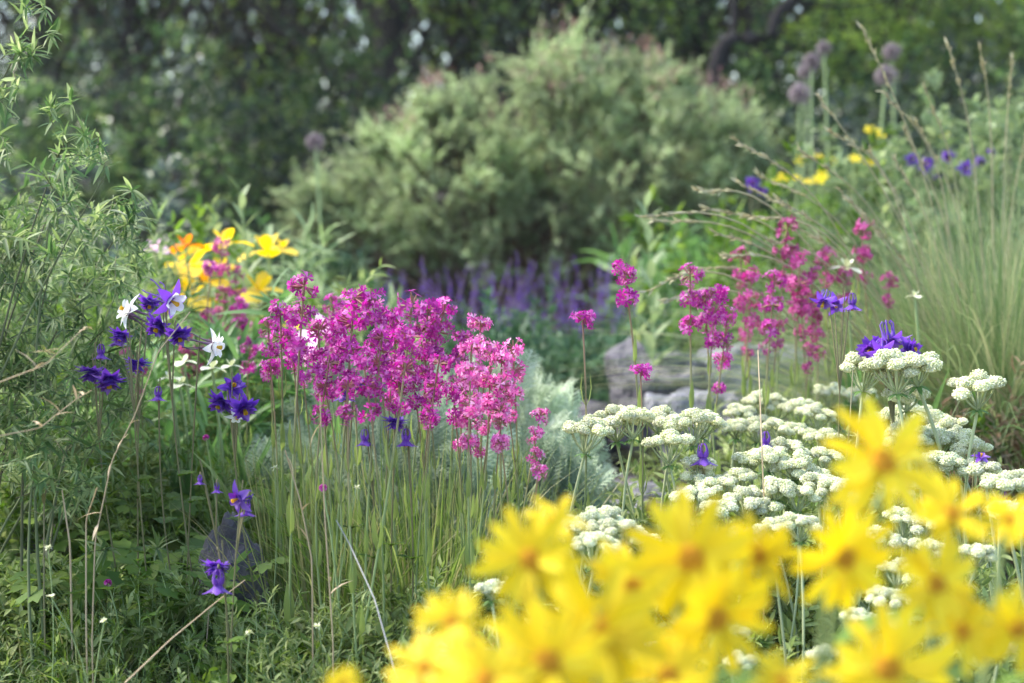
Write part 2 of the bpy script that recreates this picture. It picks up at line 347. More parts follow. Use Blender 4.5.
row = [(-60, 13.5, 0), (60, 15, 1), (170, 14, 2), (285, 15.5, 1), (370, 13.8, 3), (470, 15, 0), (580, 14.5, 1), (690, 15.5, 0), (800, 14, 2), (900, 15, 1), (990, 13.6, 3), (1090, 14.6, 1),
       (-20, 19, 2), (125, 20, 0), (245, 19, 1), (385, 20.5, 2), (530, 19, 1), (690, 19, 3), (850, 20, 0), (980, 19.5, 2), (1080, 20, 1),
       (60, 29, 0), (300, 28, 0), (480, 30, 2), (640, 28, 1), (900, 29, 2)]
for i, (px, D, k) in enumerate(row):
    T = P(px, 200, D); o = empty('tree', (T[0], T[1], float(G(T[0], T[1]))), rng.uniform(0, 6.28)); s = rng.uniform(.92, 1.15); o.scale = (s, s, s)
    put(o, 'trunk', TP[k][0]); put(o, 'crown', TP[k][1])
    tag(o, None, 'tree'); trees.append((px, D, k, o))
for lo, hi, txt in ((0, 17, 'nearest row of dark trees behind the garden'), (17, 23, 'middle row of trees behind the garden'), (23, 40, 'farthest row of trees behind the garden')):
    number([(p, o) for p, D, k, o in trees if lo < D < hi], 'leafy tree in the ' + txt + ', {}', 'trees behind the garden')

# tree with the dark bent limb
def bent_tree():
    r = empty('gnarled_tree', P(745, 200, 10.8) * [1, 1, 0]); T = P(745, 200, 10.8); r.location[2] = float(G(T[0], T[1]))
    L = np.array(r.location); g = Geo()
    pts = lambda pl: np.array([P(a, b, 10.8 + c) - L for a, b, c in pl])
    def smooth(p, K=26):
        t = np.linspace(0, len(p) - 1, K); i = np.minimum(t.astype(int), len(p) - 2); f = (t - i)[:, None]; p0 = p[np.maximum(i - 1, 0)]; p1 = p[i]; p2 = p[i + 1]; p3 = p[np.minimum(i + 2, len(p) - 1)]
        return .5 * (2 * p1 + (p2 - p0) * f + (2 * p0 - 5 * p1 + 4 * p2 - p3) * f ** 2 + (3 * p1 - p0 - 3 * p2 + p3) * f ** 3)
    base = np.array([[-.1, .1, -.1]])
    a = smooth(np.concatenate([base, pts([(715, 250, .2), (712, 150, .1), (716, 62, 0), (736, 36, 0), (768, 40, 0), (776, 16, 0), (790, 2, 0), (830, -30, .2), (900, -60, .5)])]))
    tubes(g, a[None], np.linspace(.055, .028, 26), 8)
    b = smooth(pts([(724, 70, 0), (733, 20, .1), (728, -40, .3), (700, -130, .6)]), 12); tubes(g, b[None], np.linspace(.02, .01, 12), 6)
    c = smooth(pts([(785, 5, 0), (800, 2, .1), (850, 6, .4), (930, -10, .8)]), 12); tubes(g, c[None], np.linspace(.022, .01, 12), 6)
    me = g.mesh('trunk', M['darkbark']); put(r, 'trunk', me)
    gl = Geo(); cs = pts([(850, -40, .6), (910, -60, .3), (790, -70, .5), (700, -130, .4), (840, 30, 1.2), (900, 20, 1.0), (960, 40, .8), (640, -60, 1.2), (980, -30, .4), (880, 60, 1.5), (1010, 10, .9)])
    o = np.repeat(cs, 60, 0) + rng.normal(0, .28, (len(cs) * 60, 3)) * [1, 1, .6]
    twigs(gl, None, o, rng.normal(size=o.shape) - [0, 0, .3], rng.uniform(.2, .4, len(o)), 12, SMALL, .06, .3)
    put(r, 'crown', gl.mesh('crown', M['treeleaf3']))
    tag(r, 'small tree with a bare dark limb bent like a hook above the round shrub', 'tree')
bent_tree()

# low dark bushes under the trees
def bush_mesh(seed, n, rx, rz, mat, ls, nl=14, tl=.22, tmpl=SMALL):
    global rng; keep = rng; rng = np.random.default_rng(seed)
    gl, gt = Geo(), Geo(); c, d = inside(n, (0, 0, rz * .45), (rx, rx, rz * .62), .4); k = c[:, 2] > 0; c, d = c[k], d[k]
    bump = 1 + .22 * np.sin(c[:, :1] * 5 / rx + seed) * np.cos(c[:, 1:2] * 4 / rx); c = c * bump
    twigs(gl, None, c, d + [0, 0, .5] + rng.normal(0, .4, d.shape), tl * rng.uniform(.6, 1.3, len(c)), nl, tmpl, ls, .2)
    for q in c[:28]: tubes(gt, curve((0, 0, -.03), q, (0, 0, rz * .12), 6)[None], np.linspace(.012, .003, 6), 4)
    rng = keep
    return gt.mesh('branches', M['twig']), gl.mesh('foliage', mat)
BP = [bush_mesh(21, 900, 1.0, 1.7, M['treeleaf'], .06), bush_mesh(22, 900, 1.1, 1.4, M['treeleaf2'], .055)]
its = []
for i, (px, D, k, s) in enumerate([(-30, 10.8, 0, 1), (70, 11.6, 1, 1.1), (165, 10.6, 0, .8), (262, 11.4, 1, 1), (330, 11.8, 0, 1), (810, 11.2, 0, .95), (905, 10.4, 1, .95), (1000, 11, 0, 1.05), (1080, 10.2, 1, 1), (520, 12, 1, 1), (690, 12, 0, 1)]):
    T = P(px, 200, D); o = empty('bush', (T[0], T[1], float(G(T[0], T[1]))), rng.uniform(0, 6)); o.scale = (s, s, s); put(o, 'branches', BP[k][0]); put(o, 'foliage', BP[k][1])
    tag(o, None, 'bush'); its.append((px, o))
number(its, 'dark green bush at the foot of the trees, {}', 'dark bushes under the trees')

# ------------------------------------------------------------------ the big round shrub
def big_shrub():
    T = P(560, 300, 9.0); r = empty('rounded_shrub', (T[0], T[1], float(G(T[0], T[1])))); L = np.array(r.location); gl, gt, gp = Geo(), Geo(), Geo()
    S = 9.0 / F; lobes = [(620, 172, 150, 130, 620), (540, 150, 120, 105, 380), (450, 195, 125, 98, 460), (370, 235, 85, 58, 220), (705, 185, 100, 100, 360), (560, 250, 200, 70, 300), (325, 212, 62, 46, 190), (440, 120, 55, 50, 110), (400, 150, 60, 45, 110), (760, 200, 55, 75, 130), (655, 95, 50, 60, 110), (560, 75, 70, 50, 110), (425, 120, 40, 40, 50)]
    for px, py, rx, ry, n in lobes:
        c = P(px, py, 9.0) - L; q, d = inside(int(n * .42), c, (rx * S, min(rx, 150) * S * .9, ry * S), .72); k = (q[:, 2] > .05); q, d = np.repeat(q[k], 4, 0), np.repeat(d[k], 4, 0); q = q * (1 + .02 * np.sin(q[:, :1] * 9)) + rng.normal(0, .022, q.shape)
        q = q - d * .16; dd = d + [0, 0, .75] + rng.normal(0, .42, d.shape)
        twigs(gl, gt, q, dd, rng.uniform(.10, .19, len(q)) * np.repeat(rng.choice([.8, 1.1, 1.6], len(q) // 4, p=[.5, .38, .12]), 4), 34, SMALL, .030, .05, .8, .003, W=.85)
        up = q[(d[:, 2] > .55)]; m = min(len(up), int(n * .18)); up = up[:m]
        if py < 200: twigs(gp, None, up + [0, 0, .14], rng.normal(0, .35, up.shape) + [0, 0, 1.], rng.uniform(.05, .12, m), 6, SMALL, .020, 0, .8)
        for b in q[:14]: tubes(gt, curve((rng.normal(0, .12), rng.normal(0, .12), 0), b, (0, 0, -.15), 7)[None], np.linspace(.018, .004, 7), 5)
    put(r, 'branches', gt.mesh('branches', M['twig'])); put(r, 'foliage', gl.mesh('foliage', M['shrub'])); put(r, 'buds', gp.mesh('buds', M['shrubtip']))
    tag(r, 'large round sage green shrub with fine leaves and pinkish shoot tips', 'shrub')
big_shrub()

# ------------------------------------------------------------------ salvia bed
def salvia_spike(seed):
    global rng; keep = rng; rng = np.random.default_rng(seed); h = .46; gs, gf, gl = Geo(), Geo(), Geo()
    st = curve((0, 0, 0), (rng.normal(0, .04), rng.normal(0, .04), h), (rng.normal(0, .01), 0, 0), 8); tubes(gs, st[None], np.linspace(.003, .0012, 8), 4)
    n = 60; t = rng.uniform(.60, 1.0, n); i = np.minimum((t * 7).astype(int), 6); p = st[i] + (st[i + 1] - st[i]) * (t * 7 - i)[:, None]
    an = rng.uniform(0, 6.28, n); d = np.stack([np.cos(an), np.sin(an), np.full(n, .5)], 1); scatter(gf, OVAL, p, d, [0, 0, 1.], rng.uniform(.009, .015, n) * (1.25 - t * .6))
    n = 60; t = rng.uniform(.02, .72, n); i = np.minimum((t * 7).astype(int), 6); p = st[i]; an = rng.uniform(0, 6.28, n); d = np.stack([np.cos(an), np.sin(an), np.full(n, .6)], 1)
    scatter(gl, LEAF, p, d, [0, 0, 1.], rng.uniform(.04, .075, n) * (1.1 - t)); rng = keep
    return gs.mesh('stem', M['dstem']), gf.mesh('flower_spike', M['blue']), gl.mesh('leaves', M['salvleaf'])
SV = [salvia_spike(s) for s in range(4)]; its = []
for (px, D) in [(392, 5.9), (440, 5.7), (480, 6.0), (520, 5.6), (560, 5.8), (598, 5.6), (545, 6.3), (460, 6.4), (610, 6.2)]:
    T = P(px, 300, D); r = empty('salvia_plant', (T[0], T[1], float(G(T[0], T[1]))))
    for j in range(19):
        me = SV[int(rng.integers(4))]; a = rng.uniform(0, 6.28); q = rng.uniform(0, .14); s = rng.uniform(.62, 1.18)
        Mx = tr(q * math.cos(a), q * math.sin(a), 0) @ rot('Z', rng.uniform(0, 360)) @ rot('X', rng.uniform(0, 22)) @ sc(s)
        sp = put(r, 'stem', me[0], Mx); put(sp, 'flower_spike', me[1]); put(sp, 'leaves', me[2])
    tag(r, None, 'salvia'); its.append((px, r))
number(its, 'violet salvia plant with upright flower spikes before the round shrub, {}', 'violet salvia plants below the shrub')

# ------------------------------------------------------------------ blue oat grass
def oat_grass(px, D, n, rad, hgt, ns, label, spreadL=1.0, lim=None):
    T = P(px, 300, D); r = empty('grass_clump', (T[0], T[1], float(G(T[0], T[1])))); g = Geo(); K = 8; t = np.linspace(0, 1, K)
    def blades(n, hl, hh, lean0, lean1, w, gg, droop, bias=-.38):
        an = rng.uniform(0, 6.28, n); q = rng.uniform(0, rad, n) ; b = np.stack([q * np.cos(an), q * np.sin(an), np.zeros(n)], 1)
        L = rng.uniform(hl, hh, n); le = rng.uniform(lean0, lean1, n); a2 = an + rng.normal(0, .9, n); od = np.stack([np.cos(a2), np.sin(a2), np.zeros(n)], 1)
        od = nrm(od + [bias, .0, 0]); le = le * (1.25 - .45 * L / hh); out = np.sin(le)[:, None] * t + droop * le[:, None] * t ** 3; upz = np.cos(le)[:, None] * t - droop * .9 * le[:, None] * t ** 3
        Pt = b[:, None] + od[:, None] * (out * L[:, None])[..., None]; Pt[..., 2] += upz * L[:, None]
        Pt[..., 2] = np.maximum(Pt[..., 2], .01)
        sd = nrm(np.cross(od, rng.normal(size=od.shape) * .5 + [0, 0, 1.])); ribbons(gg, Pt, w * (1 - .85 * t ** 2) * rng.uniform(.7, 1.2, (n, 1)), sd, .5); return Pt
    blades(n, hgt * .25, hgt, .05, 1.0, .0030, g, .5); blades(int(n * .45), hgt * .40, hgt * .80, .25, .70, .0028, g, .36, -1.4); put(r, 'blades', g.mesh('blades', M['oat']))
    g = Geo(); blades(n // 2, hgt * .12, hgt * .36, .3, 1.25, .0040, g, .25); put(r, 'dead_blades', g.mesh('dead_blades', M['thatch']))
    return r, tag(r, label, 'grass clump')
def seed_stalk(r, base, pts, mat=None, seedy=True):
    """one tall flowering stalk from the clump's foot through places in the scene"""
    L = np.array(r.location); pl = np.array([base] + [P(*q) - L for q in pts]); t = np.linspace(0, len(pl) - 1, 16); i = np.minimum(t.astype(int), len(pl) - 2); f = (t - i)[:, None]
    p0 = pl[np.maximum(i - 1, 0)]; p1 = pl[i]; p2 = pl[i + 1]; p3 = pl[np.minimum(i + 2, len(pl) - 1)]
    c = .5 * (2 * p1 + (p2 - p0) * f + (2 * p0 - 5 * p1 + 4 * p2 - p3) * f ** 2 + (3 * p1 - p0 - 3 * p2 + p3) * f ** 3)
    g = Geo(); tubes(g, c[None], np.linspace(.0021, .0011, 16), 4); s = put(r, 'stalk', g.mesh('stalk', M['oatstalk']))
    if seedy:
        g = Geo(); n = 22; tt = rng.uniform(.72, 1, n) * 15; i = np.minimum(tt.astype(int), 14); p = c[i] + (c[i + 1] - c[i]) * (tt - i)[:, None]; d = nrm(c[i + 1] - c[i]) + rng.normal(0, .12, (n, 3))
        scatter(g, NARROW, p, d, rng.normal(size=(n, 3)), .020, .034); put(s, 'seed_head', g.mesh('seed_head', M['oatstalk']))
og, _ = oat_grass(995, 3.7, 3300, .17, .92, 0, 'large blue green oat grass clump with long arching seed stalks')
for tipx, tipy, D, kx, ky in [(862, 28, 3.6, 925, 180), (818, 95, 3.5, 905, 230), (736, 140, 3.3, 840, 235), (738, 182, 3.4, 835, 260), (652, 220, 3.3, 790, 262), (705, 208, 3.35, 810, 262), (715, 232, 3.3, 810, 290), (760, 175, 3.5, 860, 250),
                              (884, 92, 3.6, 945, 200), (925, 88, 3.7, 960, 210), (948, 45, 3.7, 975, 170), (980, 48, 3.8, 992, 160), (905, 130, 3.7, 950, 240), (840, 190, 3.5, 905, 280), (780, 200, 3.3, 870, 280), (642, 292, 3.2, 760, 292), (690, 268, 3.3, 800, 300),
                              (640, 216, 3.2, 780, 250), (1012, 60, 3.8, 1004, 180), (870, 150, 3.6, 925, 260), (800, 150, 3.5, 890, 240), (665, 300, 3.2, 770, 310),
                              (770, 240, 3.3, 850, 290), (745, 215, 3.3, 850, 262), (795, 225, 3.4, 880, 300), (830, 130, 3.5, 900, 210), (850, 200, 3.5, 915, 300), (895, 160, 3.6, 940, 270), (822, 240, 3.4, 900, 330), (915, 120, 3.7, 962, 230), (725, 255, 3.2, 820, 290), (1030, 120, 3.8, 1010, 230), (700, 190, 3.25, 800, 235), (880, 230, 3.5, 940, 330)]:
    seed_stalk(og, (rng.normal(0, .05), rng.normal(0, .05), 0), [(kx, ky, D), (tipx, tipy, D - .1)])
oat_grass(1085, 4.2, 1300, .15, 1.0, 0, 'oat grass clump at the far right edge, behind the large clump')

# ------------------------------------------------------------------ leafy plants that fill the bed behind
def mound(px, D, rx, h, n, tmpl, ls, mat, name, label, cat, nl=16, tl=.14, group=None, seed=0, py=None, spread=.9, stems=True):
    global rng; keep = rng; rng = np.random.default_rng(seed + int(px * 7 + D * 100)); T = P(px, 300, D); r = empty(name, (T[0], T[1], float(G(T[0], T[1])))); gl, gt = Geo(), Geo()
    c, d = inside(n, (0, 0, h * .35), (rx, rx, h * .62), .25); k = c[:, 2] > 0; c, d = c[k], d[k]
    c = c * (1 + .25 * np.sin(c[:, :1] * 6 / rx + seed) * np.cos(c[:, 1:2] * 5 / rx + seed))
    twigs(gl, gt, c, d * .7 + [0, 0, .9] + rng.normal(0, .35, d.shape), tl * rng.uniform(.5, 1.2, len(c)), nl, tmpl, ls, .15, spread, .0011)
    for q in c[:24]: tubes(gt, curve((0, 0, -.01), q, (0, 0, 0), 5)[None], np.linspace(.0025, .001, 5), 4)
    if stems: put(r, 'stems', gt.mesh('stems', M['pstem']))
    put(r, 'foliage', gl.mesh('foliage', mat)); rng = keep; tag(r, label, cat, group); return r
mound(35, 3.6, .55, .62, 420, NARROW, .055, M['willow'], 'leafy_perennial', 'bushy green perennial behind the narrow-leaved shrub', 'perennial')
mound(150, 4.2, .45, .50, 330, LEAF, .055, M['weed'], 'leafy_perennial', 'bushy plant under the purple columbines, behind them', 'perennial')
mound(255, 4.6, .40, .50, 300, STRAP, .11, M['greyleaf'], 'leafy_perennial', 'grey green strap-leaved plant below the yellow irises', 'perennial', nl=8)
mound(225, 3.3, .28, .42, 230, STRAP, .12, M['strap'], 'leafy_perennial', 'light green strap-leaved plant behind the two-tone columbine cluster', 'perennial', nl=8)
mound(320, 3.5, .33, .44, 260, NARROW, .06, M['weed2'], 'leafy_perennial', 'soft grey green plant behind the magenta catchflies', 'perennial')
mound(820, 5.4, .50, .78, 420, LEAF, .06, M['weed'], 'leafy_perennial', 'green leafy plant behind the oat grass stalks', 'perennial')
mound(925, 5.2, .45, .92, 460, LEAF, .06, M['greyleaf'], 'leafy_perennial', 'pale green leafy plant under the blue flowers at the right', 'perennial')
mound(1030, 5.3, .55, 1.06, 520, LEAF, .06, M['greyleaf'], 'leafy_perennial', 'tall leafy plant beside the right edge, behind the grass', 'perennial')
mound(705, 6.6, .35, .5, 200, STRAP, .22, M['strap'], 'leafy_perennial', 'broad strap-leaved plant between the round shrub and the oat grass', 'perennial', nl=5)
mound(200, 6.8, .75, .55, 300, LEAF, .07, M['treeleaf'], 'leafy_perennial', 'dark low bush behind the yellow irises', 'perennial')
mound(60, 7.4, .9, .8, 300, LEAF, .08, M['treeleaf2'], 'leafy_perennial', 'dark low bush behind the top of the narrow-leaved shrub', 'perennial')
mound(310, 7.0, .5, .42, 220, LEAF, .06, M['salvleaf'], 'leafy_perennial', 'dark low plant at the left foot of the round shrub', 'perennial')
mound(1010, 3.3, .26, .26, 200, LEAF, .04, M['weed'], 'leafy_perennial', 'fresh green leafy plant beneath the lone tall cream umbel', 'perennial')
mound(955, 3.3, .24, .27, 260, NARROW, .05, M['thatch'], 'dry_thatch', 'brown dead thatch at the foot of the oat grass', 'thatch')
mound(860, 3.7, .4, .30, 260, NARROW, .05, M['weed2'], 'leafy_perennial', 'low grey green plant between the boulder and the buckwheat', 'perennial')

for i, (px, D, rx, h) in enumerate([(520, 5.1, .3, .30), (585, 4.9, .3, .28), (450, 5.2, .35, .32), (640, 5.4, .3, .3), (420, 4.4, .35, .34)]):
    mound(px, D, rx, h, 240, LEAF, .045, M['salvleaf'], 'leafy_perennial', 'dark green low bushy foliage in front of the violet salvias, ' + ['middle', 'right of the middle', 'left of the middle', 'rightmost', 'leftmost and nearest'][i], 'perennial')
# leafy single stems
def leafy_stem(px, py, D, n, ls, mat, tmpl, label, sp=.55):
    T = P(px, py, D); z = float(G(T[0], T[1])); r = empty('leafy_plant', (T[0], T[1], z)); h = T[2] - z; c = curve((0, 0, 0), (0, 0, h), (.02, 0, 0), 10)
    g = Geo(); tubes(g, c[None], np.linspace(.005, .002, 10), 5); put(r, 'stem', g.mesh('stem', M['pstem'])); g = Geo()
    t = np.linspace(.25, 1, n); p = np.stack([np.interp(t, np.linspace(0, 1, 10), c[:, k]) for k in range(3)], 1); an = np.arange(n) * 2.4
    d = np.stack([np.cos(an) * sp, np.sin(an) * sp, .5 + t * .6], 1); scatter(g, tmpl, p, d, [0, 0, 1.], ls * (1.2 - .6 * t)); put(r, 'leaves', g.mesh('leaves', mat)); tag(r, label, 'leafy stem')
leafy_stem(240, 192, 3.9, 26, .085, M['greyleaf'], LEAF, 'tall grey green leafy stem rising among the yellow irises')
leafy_stem(212, 205, 4.3, 22, .06, M['weed2'], OVAL, 'shorter bright leafy stem left of the tall grey green one')
leafy_stem(646, 208, 4.4, 24, .10, M['greyleaf'], LEAF, 'tall leafy stem in front of the dark hollow under the round shrub')
leafy_stem(632, 250, 4.6, 18, .08, M['weed2'], LEAF, 'shorter leafy stem just left of the tall one by the shrub')
leafy_stem(988, 128, 5.0, 30, .055, M['greyleaf'], OVAL, 'pale leafy stalk second from the right edge above the grass')
leafy_stem(1018, 112, 4.9, 30, .06, M['greyleaf'], OVAL, 'pale leafy stalk at the right edge above the grass')
leafy_stem(880, 150, 5.0, 26, .05, M['weed2'], OVAL, 'pale leafy stalk between the small yellow flowers and blue flowers')
leafy_stem(1045, 180, 4.8, 26, .06, M['greyleaf'], OVAL, 'pale leafy stalk partly beyond the right edge')
# broad blades right of the tall leafy stem
def blades_clump(px, D, n, h, w, mat, name, label, cat, lean=.5, rad=.06, py=None):
    T = P(px, 300, D); r = empty(name, (T[0], T[1], float(G(T[0], T[1])))); g = Geo(); K = 7; t = np.linspace(0, 1, K); an = rng.uniform(0, 6.28, n); q = rng.uniform(0, rad, n)
    L = h * rng.uniform(.45, 1.05, n); le = rng.uniform(.02, lean, n); od = np.stack([np.cos(an), np.sin(an), 0 * an], 1)
    Pt = (od * q[:, None])[:, None] + od[:, None] * ((np.sin(le)[:, None] * t + .35 * le[:, None] * t ** 3) * L[:, None])[..., None]; Pt[..., 2] += (np.cos(le)[:, None] * t - .3 * le[:, None] * t ** 3) * L[:, None]
    sd = nrm(np.cross(od, [0, 0, 1.]) + rng.normal(0, .4, od.shape)); ribbons(g, Pt, w * (1.05 - t ** 2) * rng.uniform(.6, 1.2, (n, 1)), sd, .4)
    put(r, 'blades', g.mesh('blades', mat)); tag(r, label, cat); return r
blades_clump(690, 6.0, 16, .62, .05, M['strap'], 'iris_leaves', 'broad green upright iris leaves right of the tall leafy stem', 'iris leaves', .6)
blades_clump(275, 3.0, 12, .46, .03, M['greyleaf'], 'iris_leaves', 'pale drooping iris leaves behind the left catchfly stalks', 'iris leaves', .8)
blades_clump(205, 3.1, 22, .40, .02, M['strap'], 'iris_leaves', 'upright pale iris leaves below the white columbine', 'iris leaves', .35)
blades_clump(420, 2.55, 520, .40, .0034, M['grassy'], 'grassy_tuft', 'grassy leaf tuft at the foot of the middle magenta catchflies', 'grass tuft', .7, .12)
blades_clump(320, 2.5, 420, .36, .0032, M['grassy'], 'grassy_tuft', 'grassy leaf tuft right of the grey upright rock', 'grass tuft', .65, .11)
blades_clump(500, 2.7, 380, .36, .0034, M['grassy'], 'grassy_tuft', 'grassy leaf tuft left of the yellow daisies', 'grass tuft', .75, .11)
blades_clump(285, 2.75, 300, .36, .0030, M['grassy'], 'grassy_tuft', 'bright grassy tuft behind the grey upright rock', 'grass tuft', .25, .08)
blades_clump(375, 2.9, 380, .38, .0034, M['grassy'], 'grassy_tuft', 'grassy leaf tuft behind the middle one under the catchflies', 'grass tuft', .45, .12)
blades_clump(90, 2.25, 90, .20, .0035, M['grassy'], 'grassy_tuft', 'small green grass tuft in the lower left corner', 'grass tuft', .6, .06)
blades_clump(190, 2.2, 80, .16, .003, M['grassy'], 'grassy_tuft', 'small grass tuft beside the dry stalks at the lower left', 'grass tuft', .7, .06)

# ------------------------------------------------------------------ silvery artemisia
def fernT():
    parts = []
    for k in range(7):
        x = .15 + k * .12; s = .40 * math.sin(math.pi * (.25 + k * .11)) + .05
        for sg in (-1, 1):
            lf = xf(WILLOW, sc(s, s * 1.3, s)); parts.append(xf(lf, tr(x, 0, 0) @ rot('Z', sg * 48) @ rot('Y', -12)))
            parts.append(xf(xf(WILLOW, sc(s * .6, s, s)), tr(x + s * .3, sg * s * .34, 0) @ rot('Z', sg * 90)))
    parts.append(leafT([(0, .02), (.5, .02), (1, .03)], .1, .1)); return comb(parts)
FERN = fernT()
def artemisia(px, py, D, rx, h, n, mat, label):
    T = P(px, py, D); r = empty('artemisia', (T[0], T[1], float(G(T[0], T[1])))); g = Geo(); c, d = inside(n, (0, 0, h * .35), (rx, rx * .8, h * .6), .6); k = c[:, 2] > 0; c, d = c[k], d[k]
    scatter(g, FERN, c - d * .03, d * .8 + [0, 0, .7] + rng.normal(0, .35, d.shape), d + rng.normal(0, .4, d.shape), rng.uniform(.045, .08, len(c))); put(r, 'foliage', g.mesh('foliage', mat))
    g = Geo(); 
    for q in c[:40]: tubes(g, curve((0, 0, 0), q * .97, (0, 0, -.02), 5)[None], np.linspace(.003, .0012, 5), 4)
    put(r, 'stems', g.mesh('stems', M['pstem'])); tag(r, label, 'artemisia')
artemisia(530, 480, 3.0, .15, .32, 460, M['silverdk'], 'silver blue feathery artemisia between catchflies and gravel')
artemisia(490, 440, 3.35, .24, .42, 700, M['silver'], 'pale silvery feathery artemisia mound behind the pink catchflies')
artemisia(305, 480, 3.0, .16, .33, 420, M['silverdk'], 'dull silver artemisia behind the left catchfly stems')
artemisia(420, 500, 2.9, .22, .36, 720, M['silverdk'], 'low silver artemisia right behind the grassy tufts')
artemisia(375, 470, 3.2, .22, .43, 650, M['silverdk'], 'dull silver artemisia behind the middle catchfly stems')

# ------------------------------------------------------------------ catchfly stalks
def heartT():
    p = leafT([(0, .05), (.4, .16), (.8, .32), (1.0, .25)], .1, .15); V = p[0].copy(); V[-2, 0] -= .16; return V, p[1]
HEART = heartT()
FLOWER5 = comb([xf(HEART, rot('X', 0) @ rot('Z', a * 72) @ rot('Y', -12)) for a in range(5)])
def orient(T, N, o, d, L, g):
    """flower templates that open towards d (template normal is z)"""
    d = nrm(d); x = nrm(np.cross(d, rng.normal(size=d.shape))); scatter(g, T, o, x, d, L)
def catchfly(seed, whorls, mat, dens=15, top=.56):
    global rng; keep = rng; rng = np.random.default_rng(seed); r = empty('catchfly_stalk', (0, 0, 0)); h = top; tip = np.array([rng.normal(0, .03), rng.normal(0, .03), h])
    K = 12; c = curve((0, 0, 0), tip, (rng.normal(0, .012), rng.normal(0, .012), 0), K); g = Geo(); tubes(g, c[None], np.linspace(.0021, .0013, K), 5); put(r, 'stem', g.mesh('stem', M['stem']))
    at = lambda z: np.array([np.interp(z, c[:, 2], c[:, k]) for k in range(3)])
    for z in (.12, .24, .34, .42):                           # pairs of narrow leaves
        if z > h - .045 * len(whorls) - .02: continue
        a = rng.uniform(0, 6.28)
        for s in (0, math.pi):
            g = Geo(); scatter(g, NARROW, at(z), [math.cos(a + s) * .5, math.sin(a + s) * .5, 1.], [math.cos(a + s), math.sin(a + s), 0], rng.uniform(.042, .060) * (1.2 - z)); put(r, 'leaf', g.mesh('leaf', M['grassy']))
    for off, rad, dn in whorls:
        q = at(h - off); n = int(dens * dn); d = nrm(rng.normal(size=(n, 3)) * [1, 1, .75] + [0, 0, .12]); o = q + d * rad * .92 * rng.uniform(.6, 1.0, (n, 1))
        g = Geo(); orient(FLOWER5, n, o, d + rng.normal(0, .3, d.shape), rng.uniform(.0062, .0096, n), g); cl = put(r, 'flower_cluster', g.mesh('flower_cluster', mat))
        g = Geo(); Pt = np.stack([np.broadcast_to(q, o.shape) + d * .003, q + (o - q) * .55, o - d * .0005], 1); tubes(g, Pt, np.array([.0005, .0014, .0010]), 4); put(cl, 'calyx', g.mesh('calyx', M['calyx']))
    rng = keep; return r, tip
W3 = [(.012, .021, 1.0), (.048, .023, 1.2), (.088, .018, .8)]; W4 = [(.012, .021, 1.1), (.050, .024, 1.3), (.092, .021, 1.0), (.140, .014, .6)]; W2 = [(.012, .021, 1.1), (.05, .018, .9)]; W1 = [(.012, .020, 1.1)]
W5 = [(.012, .022, 1.2), (.045, .025, 1.4), (.08, .022, 1.1), (.120, .016, .7)]
CF = {'m3': [catchfly(s, W3, M['magenta']) for s in (1, 2)], 'm4': [catchfly(s, W4, M['magenta']) for s in (3, 4)], 'm5': [catchfly(s, W5, M['magenta']) for s in (5, 6)], 'p3': [catchfly(s, W3, M['pink']) for s in (7, 8)],
      'p4': [catchfly(s, W4, M['pink']) for s in (9, 10)], 'p2': [catchfly(s, W2, M['pink']) for s in (11, 12)], 'p1': [catchfly(13, W1, M['pink'])], 'm2': [catchfly(s, W2, M['magenta']) for s in (14, 15)], 'm1': [catchfly(16, W1, M['magenta'])],
      'w3': [catchfly(s, W3, M['wine'], 11) for s in (17, 18)], 'w2': [catchfly(19, W2, M['wine'], 11)], 's1': [catchfly(20, [(.012, .017, .9), (.105, .016, .8)], M['magenta'])]}
def stalks(lst, D0, fmt, group):
    out = []
    for q in lst:
        px, py, k = q[:3]; D = D0 + rng.uniform(-.22, .28) if len(q) < 4 else q[3]; pr = CF[k][int(rng.integers(len(CF[k])))]
        o = stand(pr[0], px, py, D, pr[1]); o.name = 'catchfly_stalk'; tag(o, None, 'catchfly'); out.append((px, o))
    number(out, fmt, group)
GC = 'magenta catchfly stalks'
stalks([(305, 277, 'm3'), (280, 305, 'm2'), (268, 322, 'm3'), (318, 322, 'm2'), (290, 330, 'm2'), (300, 352, 'm2'), (270, 360, 'm1'), (318, 362, 'm2')], 2.45, 'magenta catchfly stalk in the loose group left of the dense mass, {}', GC)
stalks([(332, 298, 'm3', 2.9), (355, 288, 'm5'), (371, 288, 'm5'), (392, 308, 'm5'), (342, 318, 'm3'), (383, 330, 'm3'), (362, 352, 'm3'), (400, 335, 'm3'), (330, 355, 'm3'), (392, 372, 'm2'), (348, 380, 'm2'), (340, 310, 'm4', 2.8)], 2.42,
       'magenta catchfly stalk in the left half of the dense mass, {}', GC)
stalks([(413, 296, 'm4'), (428, 300, 'm5'), (446, 303, 'm5'), (461, 330, 'm3'), (422, 345, 'm3'), (440, 355, 'm3'), (412, 375, 'm2'), (432, 390, 'm2'), (453, 388, 'm2')], 2.42, 'magenta catchfly stalk in the right half of the dense mass, {}', GC)
stalks([(481, 315, 'p5' if 'p5' in CF else 'p4'), (472, 338, 'p4'), (490, 345, 'p3'), (513, 340, 'p3'), (502, 352, 'p4'), (484, 375, 'p4'), (505, 388, 'p2'), (466, 362, 'p4'), (470, 392, 'p3'), (492, 400, 'p1')], 2.38, 'rosy pink catchfly stalk right of the dense magenta mass, {}', 'rosy pink catchfly stalks')
stalks([(502, 415, 'p2', 2.3), (541, 410, 'p1', 2.35), (534, 430, 'p2', 2.3), (540, 466, 'p1', 2.2), (500, 436, 'p1', 2.2)], 2.3, 'low pink catchfly stalk above the yellow daisies, {}', 'low pink catchfly stalks')
